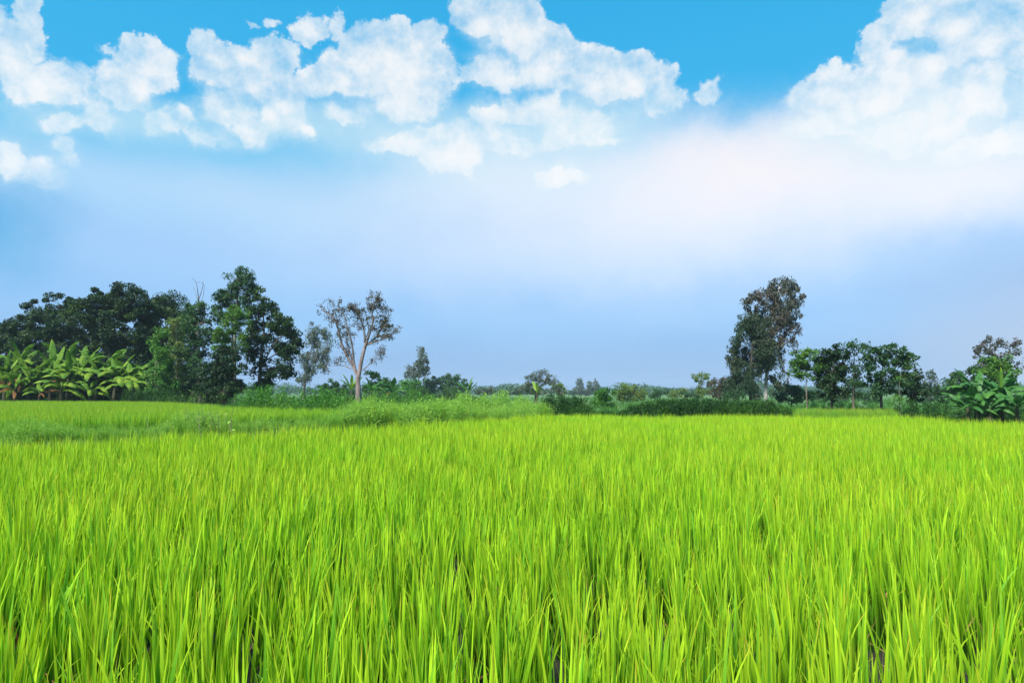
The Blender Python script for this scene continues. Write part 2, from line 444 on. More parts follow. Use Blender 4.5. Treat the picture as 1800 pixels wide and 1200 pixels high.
# tufted verge behind the rice, and rough meadow beyond the hedges
n = 5200
px = rng.uniform(930, 2200, n)
Y = bound(px) + 0.2 + rng.uniform(0, 1, n) ** 1.3 * 3.0
X = (px - 900) / F * Y
h = np.where((px > 1395) & (px < 1570), 0.62, 0.24) * rng.uniform(0.7, 1.1, n)
P = np.stack([X, Y, ground_z(X, Y)], -1)
scatter('verge_grass', P, rots(n, 0.12), np.stack([h * 1.2, h * 1.2, h], -1), verge_protos, label='yellow green grass along the far edge of the rice under the right trees', cat='grass')
n = 7000
px = rng.uniform(-300, 2100, n)
Y = 30 + rng.uniform(0, 1, n) ** 1.6 * 110
Y = np.maximum(Y, np.where(px < 640, np.interp(px, FAR_PX, FAR_D) + 0.5, bound(px) + 5))
X = (px - 900) / F * Y
h = rng.uniform(0.2, 0.6, n)
P = np.stack([X, Y, ground_z(X, Y)], -1)
scatter('meadow_weeds', P, rots(n, 0.12), np.stack([h * 2.0, h * 2.0, h], -1), rough_protos, label='rough green meadow between the hedges and the distant trees', cat='weeds')

# ------------------------------------------------------------------ trees
def crown(b, wood, blobs, Y, leaf, asp, droop, cover, clump_r, attach, gapy=0.9, twig=0.012, depth=0.9, flat=0.35):
    """leaf clumps spread through ellipsoids; blobs are (px, py, rx, ry[, density]) at depth Y"""
    s = Y / F
    for bl in blobs:
        cx, cy, rx, ry = bl[:4]; gr = 1.27 if Y < 40 else 1.16; rx *= gr; ry *= gr; dens = bl[4] if len(bl) > 4 else 1.0
        dy = rng.normal(0, 0.35) * rx * s
        c = at(cx, cy, Y + dy)
        R = np.array([rx * s, depth * 0.5 * (rx + ry) * s + 0.15, ry * s])
        area = math.pi * R[0] * R[2]
        cr = min(clump_r, 0.55 * min(R[0], R[2]) + 0.05)
        nc = max(9, int(2.4 * area / (math.pi * cr * cr) * gapy))
        u = rng.normal(0, 1, (nc, 3)); u /= np.linalg.norm(u, axis=1)[:, None]
        rad = (rng.uniform(0.12, 1, nc) ** 0.5)[:, None] * rng.uniform(0.82, 1.12, (nc, 1))
        cc = c + u * rad * R
        nl = max(6, int(1.25 * cover * dens * area / (leaf * leaf * asp * 0.5) / nc))
        Cs = np.repeat(cc, nl, 0)
        sg = cr * rng.uniform(0.6, 1.4, (nc, 1)).repeat(nl, 0)
        e = rng.normal(0, 1, (nc * nl, 3)); e /= np.linalg.norm(e, axis=1)[:, None]
        e *= (rng.uniform(0, 1, nc * nl) ** 0.45)[:, None]
        Cs = Cs + e * sg * np.array([1, 1, 0.75 + 0.5 * droop])
        A = rng.normal(0, 1, (len(Cs), 3)) * np.array([1, 1, 1 - 0.6 * droop]) + np.array([0, 0, -2.0 * droop]) + e * 0.6
        Nn = rng.normal(0, 1, (len(Cs), 3)) + np.array([0, 0, flat * 3]) * (1 - droop) + e * 0.5
        L = leaf * rng.uniform(0.6, 1.35, len(Cs))
        b.leaves(Cs, A, Nn, L, L * asp * rng.uniform(0.75, 1.25, len(Cs)))
        # a limb to the blob and twigs to some of its clumps
        if attach is not None and len(attach):
            att = np.asarray(attach)
            dd = np.linalg.norm(att - c, axis=1) + 2.0 * np.maximum(0, att[:, 2] - c[2] + 0.15 * R[2])
            a0 = att[np.argmin(dd)]
            mid = a0 * 0.5 + c * 0.5 + np.array([rng.normal(0, .1), rng.normal(0, .1), -0.08 * np.linalg.norm(c - a0)])
            br = twig * (1.2 + 1.4 * math.sqrt(area))
            wood.tube(curve_pts([a0, mid, c]), np.linspace(br, br * 0.45, 9), 5)
            for q in cc[::3]:
                m2 = c * 0.5 + q * 0.5 + rng.normal(0, 0.05, 3)
                wood.tube(np.array([c, m2, q]), [br * 0.4, br * 0.28, br * 0.12], 3)

def twiggy(wood, p, d, L, r, depth_, spread=0.55, ends=None):
    n = 4; pts = [p]; dd = d / np.linalg.norm(d)
    for i in range(n):
        dd = dd + rng.normal(0, 0.14, 3) + np.array([0, 0, 0.05]); dd /= np.linalg.norm(dd)
        pts.append(pts[-1] + dd * L / n)
    wood.tube(np.array(pts), np.linspace(r, r * 0.55, n + 1), 4 if r > 0.015 else 3)
    if depth_ <= 0:
        if ends is not None: ends.append(pts[-1])
        return
    for k in range(int(rng.integers(2, 4))):
        i = int(rng.integers(2, n + 1))
        twiggy(wood, pts[i], dd + rng.normal(0, spread, 3), L * rng.uniform(0.5, 0.75), r * 0.55, depth_ - 1, spread, ends)

def plant(name, label, cat, Y, base_px, trunk, blobs, lmat, bmat, r0=0.12, leaf=0.16, asp=0.5, droop=0.0, cover=3.0, clump_r=0.35,
          limbs=(), group=None, gapy=0.9, twig=0.012, depth=0.9, r_top=0.3, flat=0.35, crown_name='crown', dens_limb=True):
    """a tree: an Empty at its foot > trunk, crown. trunk and limbs are pixel polylines at depth Y"""
    x0 = at(base_px, 690, Y)[0]
    foot = np.array([x0, Y, float(ground_z(x0, Y))])
    root = empty(name, foot); tag(root, label, cat, group)
    wood = Builder(); lv = Builder()
    att = []
    tp = [foot - np.array([0, 0, 0.1])] + [at(px, py, Y + rng.normal(0, 0.05)) for px, py in trunk]
    tp = curve_pts(tp)
    rr = np.linspace(1, r_top * 0.7, len(tp)) * r0; rr[0] *= 1.35; rr[1] *= 1.1
    wood.tube(tp, rr, 8)
    att += list(tp[max(1, len(tp) // 4):])
    for lb in limbs:
        pts, lr = lb
        off = np.linspace(0, rng.normal(0, 0.5), len(pts))
        q = curve_pts([at(px, py, Y + o) for (px, py), o in zip(pts, off)])
        wood.tube(q, np.linspace(lr, lr * 0.4, len(q)), 6)
        att += list(q[2:])
    crown(lv, wood, blobs, Y, leaf, asp, droop, cover, clump_r, att, gapy, twig, depth, flat)
    for B, nm, mt in ((wood, 'trunk', bmat), (lv, crown_name, lmat)):
        if B.n:
            me = B.mesh(nm, nm == 'trunk'); me.transform(__import__('mathutils').Matrix.Translation(Vector(-foot)))
            new_obj(nm, me, root, M[mt])
    return root

# ---- the dark wood on the left
plant('broadleaf_tree', 'low dark tree at the far left behind the banana leaves', 'tree', 59, 10, [(10, 640), (12, 600)],
      [(-20, 590, 40, 30), (15, 585, 32, 24), (45, 572, 26, 20), (0, 640, 60, 40), (-60, 600, 50, 50), (45, 620, 34, 34)], 'dark', 'bark_dark', 0.18, 0.18, 0.5, cover=4.5, clump_r=0.48)
plant('broadleaf_tree', 'dark round topped tree left of the tallest dome of the left wood', 'tree', 60, 95, [(95, 640), (95, 580)],
      [(75, 548, 26, 22), (105, 535, 28, 20), (130, 548, 22, 20), (85, 580, 42, 26), (60, 610, 34, 34), (120, 590, 40, 34), (95, 640, 60, 40)], 'dark', 'bark_dark', 0.22, 0.18, 0.5, cover=4.5, clump_r=0.48)
plant('broadleaf_tree', 'large dark dome shaped tree rising above the middle of the banana clump', 'tree', 58, 200, [(200, 640), (202, 570)],
      [(160, 545, 30, 26), (185, 525, 28, 20), (215, 517, 24, 20), (235, 527, 26, 20), (200, 550, 50, 30), (250, 550, 26, 26), (160, 580, 40, 34), (220, 590, 55, 40), (180, 630, 60, 42), (255, 610, 32, 40), (240, 650, 36, 34)], 'dark', 'bark_dark', 0.28, 0.18, 0.5, cover=4.5, clump_r=0.48)
plant('broadleaf_tree', 'dark tree between the dome tree and the bare dead trunk', 'tree', 60, 292, [(292, 650), (293, 580)],
      [(275, 535, 20, 18), (298, 530, 20, 15), (318, 543, 18, 15), (290, 560, 36, 24), (310, 585, 34, 30), (280, 600, 34, 34), (300, 640, 46, 38), (335, 560, 18, 18)], 'dark', 'bark_dark', 0.2, 0.18, 0.5, cover=4.2, clump_r=0.55)
plant('broadleaf_tree', 'mid green tree growing round the foot of the bare dead trunk', 'tree', 50, 352, [(352, 660), (350, 610), (352, 570)],
      [(338, 550, 18, 16), (362, 548, 18, 18), (350, 580, 28, 24), (375, 590, 20, 22), (340, 620, 26, 22), (365, 640, 26, 22), (385, 555, 14, 16)], 'mid', 'bark_dark', 0.12, 0.2, 0.5, cover=2.6, clump_r=0.45)

# ---- vine covered stump and the trees beside it
def vine_stump():
    Y = 49; foot = at(278, 690, Y); foot[2] = float(ground_z(foot[0], Y))
    root = empty('vine_covered_stump', foot); tag(root, 'tall stump draped in bright green creeper beside the banana clump', 'stump')
    w = Builder(); tp = curve_pts([foot, at(279, 640, Y), at(282, 600, Y), at(283, 588, Y)])
    w.tube(tp, np.linspace(0.3, 0.2, len(tp)), 8)
    me = w.mesh('trunk'); me.transform(__import__('mathutils').Matrix.Translation(Vector(-foot))); new_obj('trunk', me, root, M['bark_dark'])
    b = Builder(); crown(b, w, [(283, 588, 10, 9), (281, 605, 13, 16), (279, 630, 14, 20), (277, 655, 16, 20), (276, 680, 20, 16), (292, 678, 16, 18), (288, 640, 10, 30)], Y, 0.15, 0.7, 0.6, 4.5, 0.3, None)
    me = b.mesh('creeper', False); me.transform(__import__('mathutils').Matrix.Translation(Vector(-foot))); new_obj('creeper', me, root, M['vine'])
vine_stump()
plant('slender_tree', 'slim yellowish green tree just right of the creeper stump', 'tree', 51, 310, [(311, 650), (310, 610), (312, 570)],
      [(300, 572, 12, 11), (316, 565, 11, 11), (308, 590, 16, 16), (318, 612, 12, 18), (304, 620, 14, 18), (318, 645, 14, 18), (310, 672, 20, 18)], 'yellowish', 'bark_mid', 0.1, 0.15, 0.5, cover=2.2, clump_r=0.3)

def dead_tree():
    Y = 53; foot = at(343, 690, Y); foot[2] = float(ground_z(foot[0], Y))
    root = empty('dead_tree', foot); tag(root, 'bare dead tree poking thin leafless branches above the left wood', 'tree')
    w = Builder(); T = curve_pts([foot, at(346, 640, Y), at(347, 580, Y), at(348, 535, Y), at(349, 520, Y)])
    w.tube(T, np.linspace(0.09, 0.035, len(T)), 7)
    for pts, r in (([(349, 525), (347, 508), (345, 497), (343, 494)], 0.032), ([(349, 528), (354, 512), (357, 499), (355, 497)], 0.03), ([(349, 535), (344, 515), (340, 507)], 0.02),
                   ([(351, 540), (356, 525), (359, 505), (358, 500)], 0.022), ([(347, 590), (340, 570), (336, 555)], 0.03), ([(347, 600), (356, 580), (361, 560)], 0.03), ([(346, 620), (337, 606), (333, 590)], 0.025)):
        q = curve_pts([at(a, c, Y + rng.normal(0, .1)) for a, c in pts]); w.tube(q, np.linspace(r, r * 0.4, len(q)), 5)
        twiggy(w, q[-3], q[-1] - q[-3], 0.4, r * 0.35, 1)
    me = w.mesh('trunk'); me.transform(__import__('mathutils').Matrix.Translation(Vector(-foot))); new_obj('trunk', me, root, M['bark_mid'])
dead_tree()

plant('tall_tree', 'tallest tree of the left wood with an airy pointed top', 'tree', 49, 412, [(412, 650), (413, 600), (415, 550), (418, 500)],
      [(422, 478, 9, 10), (412, 490, 17, 11), (438, 490, 13, 13), (428, 505, 24, 14), (405, 512, 20, 13), (388, 517, 14, 11), (440, 522, 14, 16), (415, 530, 24, 14), (388, 535, 14, 13), (402, 552, 18, 12), (432, 548, 18, 14), (445, 515, 8, 12)],
      'mid', 'bark_mid', 0.17, 0.19, 0.36, cover=2.8, clump_r=0.36)
plant('leafy_tree', 'green tree with drooping lighter foliage in front of the tallest one', 'tree', 46, 408, [(409, 650), (408, 600), (412, 550)],
      [(418, 540, 13, 12), (405, 558, 16, 13), (425, 560, 14, 14), (395, 575, 14, 13), (412, 585, 20, 15), (385, 592, 12, 11), (398, 606, 18, 14), (425, 600, 12, 16)], 'light', 'bark_mid', 0.12, 0.17, 0.4, cover=2.5, clump_r=0.32)
plant('bushy_tree', 'dark bushy low tree at the foot of the tallest tree', 'tree', 45, 396, [(396, 660), (396, 640)],
      [(398, 618, 16, 13), (385, 635, 16, 15), (408, 640, 16, 16), (390, 660, 24, 20), (410, 668, 20, 20), (372, 672, 16, 18), (345, 672, 18, 16), (362, 648, 9, 12), (385, 690, 34, 12), (425, 685, 14, 12)], 'dark', 'bark_dark', 0.13, 0.18, 0.5, cover=4, clump_r=0.4)
plant('broadleaf_tree', 'wide dark tree leaning right at the right end of the left wood', 'tree', 48, 455, [(457, 660), (460, 620), (464, 580), (462, 545)],
      [(462, 522, 9, 12), (472, 535, 10, 10), (458, 545, 15, 13), (478, 552, 14, 11), (505, 568, 12, 10), (500, 565, 16, 12), (455, 570, 22, 16), (485, 580, 24, 16), (510, 595, 18, 14), (440, 590, 14, 16), (465, 605, 30, 18), (500, 615, 26, 14), (515, 610, 16, 18), (440, 620, 14, 14), (462, 635, 16, 10, .7), (495, 640, 20, 14), (480, 660, 22, 14), (505, 655, 12, 12), (470, 680, 22, 14), (440, 650, 10, 14, .6)],
      'dark', 'bark_dark', 0.17, 0.2, 0.5, cover=4, clump_r=0.4,
      limbs=[([(458, 650), (470, 625), (485, 600)], 0.07), ([(459, 640), (480, 625), (505, 612)], 0.06), ([(460, 620), (448, 600), (442, 585)], 0.05)])
plant('gum_tree', 'hazy grey green leaning tree just left of the sparse pale barked tree', 'tree', 88, 534, [(536, 670), (540, 640), (550, 600)],
      [(552, 580, 11, 10), (565, 590, 13, 12), (545, 600, 12, 14), (570, 612, 12, 16), (552, 622, 15, 16), (535, 630, 11, 14), (568, 638, 10, 14), (540, 650, 14, 14), (533, 668, 10, 11), (555, 648, 9, 12, .7)],
      'greygreen', 'bark_mid', 0.18, 0.28, 0.35, 0.55, cover=2.2, clump_r=0.6)

# ---- the sparse pale barked tree
def sparse_tree():
    Y = 40; foot = at(630, 690, Y); foot[2] = float(ground_z(foot[0], Y))
    root = empty('sparse_tree', foot); tag(root, 'thinly leaved tree with pale pinkish bark standing alone left of the middle', 'tree')
    w = Builder(); lv = Builder(); ends = []
    T = curve_pts([foot - [0, 0, .1], at(630, 685, Y), at(629, 672, Y), at(629, 661, Y)])
    w.tube(T, np.linspace(0.165, 0.125, len(T)) * np.where(np.arange(len(T)) == 0, 1.3, 1), 10)
    limbs = [([(629, 662), (621, 645), (612, 628), (602, 608), (596, 585), (591, 568), (583, 556), (572, 549)], 0.095, 3, 0.4),
             ([(627, 658), (622, 636), (620, 615), (617, 597), (611, 580), (607, 560), (600, 545)], 0.07, 3, -0.5),
             ([(630, 663), (634, 640), (638, 622), (642, 608)], 0.125, 0, 0.1),
             ([(642, 609), (641, 590), (638, 572), (632, 558), (626, 546)], 0.075, 3, 0.5),
             ([(642, 609), (649, 588), (655, 568), (654, 548), (658, 532)], 0.08, 3, -0.4),
             ([(643, 607), (655, 598), (664, 588), (674, 572), (678, 556)], 0.065, 3, 0.3),
             ([(645, 606), (660, 600), (672, 596), (684, 590)], 0.06, 3, -0.3),
             ([(633, 652), (644, 645), (652, 636), (660, 628)], 0.035, 3, -0.4),
             ([(617, 648), (606, 643), (596, 642), (585, 643)], 0.035, 2, 0.5),
             ([(621, 640), (616, 622), (611, 606), (608, 596)], 0.05, 3, 0.7),
             ([(640, 600), (648, 580), (645, 560)], 0.04, 2, -0.8)]
    for pts, r, dep, dy in limbs:
        off = np.linspace(0, dy, len(pts)) * 1.4
        q = curve_pts([at(a, c, Y + o) for (a, c), o in zip(pts, off)])
        w.tube(q, np.linspace(r, r * (0.75 if dep == 0 else 0.32), len(q)), 7)
        if dep:
            for i in range(len(q) // 3, len(q), 2):
                d = q[min(i + 1, len(q) - 1)] - q[i - 1]; d /= np.linalg.norm(d)
                sd = rng.normal(0, 0.8, 3); sd[2] = abs(sd[2]) * 0.7
                twiggy(w, q[i], d + sd, rng.uniform(0.3, 0.62), max(0.010, r * 0.25), 1 if i < len(q) // 2 else 2, 0.6, ends)
            twiggy(w, q[-1], q[-1] - q[-2], 0.36, max(0.012, r * 0.3), 2, 0.6, ends)
    E = np.array(ends); k = 11
    C = E.repeat(k, 0) + rng.normal(0, 0.07, (len(E) * k, 3))
    lv.leaves(C, rng.normal(0, 1, C.shape), rng.normal(0, 1, C.shape), rng.uniform(.06, .13, len(C)), rng.uniform(.035, .06, len(C)))
    crown(lv, w, [(626, 547, 13, 10), (618, 541, 8, 7, .7), (660, 528, 13, 9), (664, 540, 12, 8), (652, 540, 8, 8), (672, 562, 14, 11, .8), (680, 575, 12, 10, .9), (665, 575, 10, 9, .7), (684, 590, 9, 6), (672, 592, 10, 5), (592, 556, 10, 8, .5), (600, 547, 9, 6, .6), (606, 575, 7, 7, .4), (615, 620, 7, 7, .6), (608, 612, 6, 6, .5), (645, 560, 7, 8, .5), (580, 552, 9, 6, .4), (585, 570, 8, 9, .3), (596, 590, 9, 10, .3), (635, 575, 9, 9, .3), (612, 590, 9, 9, .25), (655, 600, 9, 6, .3), (622, 565, 8, 10, .3)],
          Y, 0.12, 0.45, 0.1, 1.7, 0.2, None)
    for B, nm, mt in ((w, 'trunk', 'bark_pale'), (lv, 'crown', 'olive')):
        me = B.mesh(nm, nm == 'trunk'); me.transform(__import__('mathutils').Matrix.Translation(Vector(-foot))); new_obj(nm, me, root, M[mt])
sparse_tree()

# ---- middle distance
plant('bush', 'dark rounded bush right behind the sparse pale tree', 'bush', 58, 662, [(662, 680)], [(655, 662, 14, 9), (668, 672, 18, 12), (650, 680, 16, 10), (682, 678, 9, 9)], 'mid', 'bark_dark', 0.08, 0.2, cover=3.5, clump_r=0.4)
plant('bush', 'low green bushes left of the sparse pale tree trunk', 'bush', 75, 580, [(580, 686)], [(565, 682, 12, 8), (580, 678, 14, 9), (598, 680, 14, 9), (590, 690, 26, 8)], 'mid', 'bark_dark', 0.08, 0.22, cover=3.5, clump_r=0.45)
plant('bush', 'round olive green bush below the small distant gum tree', 'bush', 62, 721, [(721, 685)], [(715, 674, 10, 9), (727, 672, 11, 9), (721, 684, 16, 10), (738, 684, 9, 8)], 'shrub', 'bark_dark', 0.08, 0.18, cover=4, clump_r=0.35)
plant('gum_tree', 'small narrow distant gum tree with a pointed crown', 'tree', 120, 735, [(736, 668), (739, 640)],
      [(740, 622, 7, 10), (744, 636, 9, 12), (736, 640, 8, 10), (742, 652, 11, 11), (722, 650, 8, 8), (720, 658, 8, 8), (734, 662, 12, 9), (748, 645, 5, 12)], 'greygreen', 'bark_mid', 0.18, 0.36, 0.4, 0.4, cover=2.6, clump_r=0.7)
plant('broadleaf_tree', 'hazy dark tree left of the distant flat topped one', 'tree', 125, 762, [(762, 690)], [(755, 670, 10, 8), (768, 668, 10, 8), (762, 680, 18, 11), (745, 682, 10, 9)], 'mid', 'bark_dark', 0.2, 0.4, cover=4, clump_r=0.8)
plant('broadleaf_tree', 'hazy dark flat topped distant tree right of the small gum tree', 'tree', 128, 800, [(800, 690)], [(790, 668, 11, 8), (806, 669, 12, 9), (798, 680, 20, 11), (815, 678, 7, 10), (782, 682, 10, 10)], 'mid', 'bark_dark', 0.2, 0.4, cover=4, clump_r=0.8)
plant('bush', 'pale hazy thin bush left of the gap in the middle', 'bush', 90, 852, [(852, 690)], [(845, 686, 8, 7), (857, 683, 8, 8), (850, 692, 16, 7), (866, 688, 6, 6)], 'greygreen', 'bark_mid', 0.06, 0.22, cover=1.8, clump_r=0.4)
plant('small_tree', 'spiky many branched small tree in the middle of the horizon', 'tree', 56, 940, [(942, 685), (945, 670)],
      [(950, 657, 7, 6, .7), (958, 653, 5, 6, .7), (942, 660, 7, 6, .7), (966, 661, 6, 6, .7), (952, 668, 12, 8), (938, 672, 10, 8), (925, 680, 12, 8), (928, 668, 6, 6, .7), (915, 684, 8, 8), (945, 684, 22, 10), (968, 672, 8, 7), (910, 688, 9, 6), (935, 660, 6, 6, .7), (975, 668, 6, 5, .7), (978, 686, 12, 8)],
      'greygreen', 'bark_mid', 0.09, 0.17, 0.3, 0.0, cover=2.2, clump_r=0.24, limbs=[([(942, 688), (930, 676), (920, 672)], .03), ([(943, 688), (955, 672), (966, 658)], .03), ([(943, 685), (950, 665), (954, 650)], .035)])
plant('bush', 'small yellowish bush touching the spiky tree in the middle', 'bush', 58, 982, [(982, 690)], [(975, 678, 9, 7), (988, 678, 9, 6), (982, 686, 14, 7)], 'yellowish', 'bark_mid', 0.05, 0.15, cover=2.4, clump_r=0.26)
for i, (cx, top, w, lab) in enumerate([(1018, 668, 9, 'leftmost of three small bluish gum trees near the middle of the horizon'), (1035, 670, 6, 'thin middle one of three small bluish distant gum trees'), (1047, 667, 6, 'rightmost of three small bluish distant gum trees')]):
    plant('gum_tree', lab, 'tree', 270, cx, [(cx, 684), (cx, 676)], [(cx, top + 5, w * .7, 6), (cx + 1, top + 12, w, 7), (cx - 2, top + 18, w * 1.1, 7)], 'greygreen', 'bark_mid', 0.25, 0.8, 0.4, 0.3, cover=2.6, clump_r=1.2, group='three distant gum trees')
plant('bush', 'tall dark green bush between the two clipped looking hedges', 'bush', 44, 1060, [(1060, 705)], [(1055, 692, 12, 8), (1068, 690, 10, 8), (1060, 703, 18, 12), (1048, 706, 9, 9)], 'shrub', 'bark_dark', 0.06, 0.15, cover=3.0, clump_r=0.28)
plant('bush', 'yellow topped bush above the left end of the long hedge', 'bush', 66, 1108, [(1108, 694)], [(1100, 684, 12, 8), (1115, 684, 14, 7), (1092, 694, 12, 8), (1126, 690, 10, 8), (1106, 696, 24, 8)], 'yellowish', 'bark_mid', 0.06, 0.18, cover=3, clump_r=0.35)
plant('bush', 'olive dome of a distant bush behind the middle of the long hedge', 'bush', 105, 1192, [(1192, 694)], [(1188, 690, 10, 6), (1198, 688, 10, 6), (1192, 697, 20, 6)], 'yellowish', 'bark_mid', 0.06, 0.25, cover=3, clump_r=0.4)
plant('small_tree', 'small tree with two round yellow tipped heads left of the great gum', 'tree', 58, 1234, [(1233, 690), (1232, 675)], [(1226, 664, 9, 8), (1239, 662, 7, 9), (1232, 674, 8, 7, .6), (1246, 674, 5, 7, .6), (1236, 690, 10, 8)], 'yellowish', 'bark_mid', 0.05, 0.15, cover=2.6, clump_r=0.24)
plant('bush', 'loose reddish green bush at the left foot of the great gum tree', 'bush', 54, 1262, [(1262, 690)], [(1262, 668, 9, 8), (1254, 680, 10, 9), (1272, 682, 10, 12), (1264, 692, 16, 10)], 'olive', 'bark_mid', 0.05, 0.16, cover=2.2, clump_r=0.28)

plant('bush', 'dark bush behind the trunks of the first two young trees', 'bush', 74, 1438, [(1438, 696)], [(1432, 698, 14, 8), (1446, 700, 14, 8)], 'mid', 'bark_dark', 0.06, 0.2, cover=3.4, clump_r=0.4)
plant('bush', 'dark bush behind the greyish gappy young tree', 'bush', 76, 1486, [(1486, 696)], [(1478, 700, 12, 8), (1494, 698, 14, 9)], 'mid', 'bark_dark', 0.06, 0.2, cover=3.4, clump_r=0.4)
plant('bush', 'dark bush behind the clear trunk of the broad young tree', 'bush', 72, 1528, [(1528, 696)], [(1520, 700, 12, 8), (1536, 699, 12, 9)], 'mid', 'bark_dark', 0.06, 0.2, cover=3.4, clump_r=0.4)
plant('bush', 'dark low bush behind the long hedge left of the olive dome', 'bush', 80, 1156, [(1156, 696)], [(1148, 692, 12, 7), (1164, 693, 12, 6)], 'mid', 'bark_dark', 0.06, 0.2, cover=3.4, clump_r=0.4)
plant('bush', 'dark low bush behind the long hedge right of the olive dome', 'bush', 78, 1218, [(1218, 696)], [(1210, 693, 10, 6), (1224, 694, 10, 6)], 'mid', 'bark_dark', 0.06, 0.2, cover=3.4, clump_r=0.4)
plant('bush', 'low dark bush right of the pale hazy thin bush in the gap', 'bush', 110, 888, [(888, 696)], [(880, 691, 10, 5), (896, 691, 12, 5)], 'greygreen', 'bark_dark', 0.06, 0.2, cover=3.4, clump_r=0.4)

# ---- the great gum tree
plant('gum_tree', 'great gum tree with a white trunk and hanging brownish foliage', 'tree', 48, 1346, [(1346, 690), (1348, 650), (1352, 600), (1360, 550), (1370, 505)],
      [(1382, 496, 12, 9), (1365, 502, 12, 10), (1395, 510, 10, 12), (1375, 518, 20, 14), (1350, 522, 14, 12), (1398, 530, 10, 12), (1322, 528, 9, 11), (1312, 534, 7, 10), (1335, 530, 12, 14), (1355, 540, 20, 16), (1385, 545, 18, 16), (1318, 548, 6, 9, .8), (1340, 555, 16, 12), (1370, 562, 24, 14), (1392, 565, 9, 14), (1404, 575, 5, 12, .8), (1380, 582, 9, 12, .8), (1395, 592, 6, 14, .8), (1411, 522, 5, 6), (1407, 551, 4, 6), (1397, 612, 5, 12, .7), (1378, 600, 5, 12, .7), (1372, 618, 7, 14, .8), (1376, 640, 5, 14, .6), (1384, 660, 4, 12, .5), (1368, 605, 8, 14), (1352, 575, 18, 16), (1348, 600, 18, 18), (1350, 622, 16, 14), (1340, 640, 16, 14)],
      'gum', 'bark_white', 0.15, 0.2, 0.34, 0.75, cover=2.9, clump_r=0.34, twig=0.006, depth=0.8,
      limbs=[([(1352, 600), (1340, 570), (1325, 540)], 0.03), ([(1356, 570), (1372, 545), (1385, 522)], 0.03), ([(1355, 580), (1378, 572), (1396, 566)], 0.02)])
plant('gum_tree', 'dense darker gum tree forming the left half of the great gum', 'tree', 47.3, 1318, [(1320, 660), (1322, 610), (1325, 580)],
      [(1312, 562, 9, 9), (1332, 566, 15, 12), (1318, 575, 14, 12), (1308, 580, 10, 14), (1335, 582, 16, 14), (1300, 598, 10, 14), (1320, 605, 22, 16), (1345, 605, 18, 20), (1292, 618, 9, 12), (1288, 632, 8, 14), (1308, 630, 20, 18), (1335, 635, 24, 20), (1356, 628, 12, 18), (1300, 655, 20, 18), (1322, 662, 20, 18), (1340, 640, 16, 10), (1290, 662, 12, 14), (1300, 682, 24, 14), (1322, 685, 18, 14), (1366, 676, 10, 20), (1283, 680, 8, 14)],
      'gum_dark', 'bark_dark', 0.11, 0.18, 0.34, 0.6, cover=3.6, clump_r=0.38)
plant('bush', 'dark bush filling the shade right of the white gum trunk', 'bush', 52, 1390, [(1392, 695)], [(1385, 686, 14, 12), (1402, 690, 14, 10), (1395, 700, 24, 8), (1422, 694, 14, 8), (1372, 696, 10, 10)], 'mid', 'bark_dark', 0.07, 0.18, cover=4, clump_r=0.35)
plant('palm_shrub', 'spreading dark leafy shrub before the left foot of the great gum', 'bush', 46, 1290, [(1290, 695)], [(1290, 690, 14, 6, .8), (1280, 696, 12, 6), (1302, 696, 12, 7)], 'mid', 'bark_dark', 0.05, 0.2, 0.3, 0.2, cover=2, clump_r=0.25)

# ---- the row of young trees on the right
plant('young_tree', 'light green young tree with a thin trunk, first of the row right of the gum', 'tree', 33.5, 1418, [(1418, 700), (1417, 670), (1416, 645)],
      [(1405, 628, 12, 9), (1422, 624, 14, 8), (1398, 640, 10, 8), (1438, 632, 12, 8), (1415, 640, 16, 9), (1445, 645, 9, 8), (1402, 652, 11, 8, .8), (1430, 650, 12, 9, .9), (1414, 664, 11, 9, .7)], 'light', 'bark_mid', 0.045, 0.12, 0.5, 0.0, cover=3.2, clump_r=0.2, twig=0.008)
plant('young_tree', 'darkest young tree with a dense narrow crown, second of the row', 'tree', 33, 1462, [(1462, 700), (1463, 660), (1464, 630)],
      [(1452, 620, 10, 8), (1466, 615, 12, 7), (1478, 624, 8, 9), (1458, 634, 17, 12), (1474, 640, 12, 12), (1450, 650, 15, 13), (1468, 658, 16, 13), (1446, 668, 14, 12), (1464, 676, 18, 12), (1455, 690, 16, 10), (1478, 655, 7, 8), (1476, 688, 9, 9)], 'dark', 'bark_dark', 0.075, 0.13, 0.5, 0.0, cover=4.2, clump_r=0.24, twig=0.008)
plant('young_tree', 'greyish gappy young tree in the middle of the row, tallest of the row', 'tree', 33, 1500, [(1500, 700), (1501, 670), (1502, 620)],
      [(1490, 606, 9, 7), (1503, 605, 9, 6), (1514, 612, 9, 8), (1488, 618, 6, 8, .8), (1496, 625, 8, 7, .5), (1515, 628, 8, 8, .6), (1494, 645, 9, 9, .9), (1508, 642, 9, 8, .5), (1500, 658, 12, 9), (1490, 672, 8, 8, .7), (1505, 676, 14, 10), (1516, 655, 6, 8, .5), (1498, 690, 14, 8)], 'mid', 'bark_mid', 0.06, 0.12, 0.45, 0.2, cover=2.6, clump_r=0.2, twig=0.008)
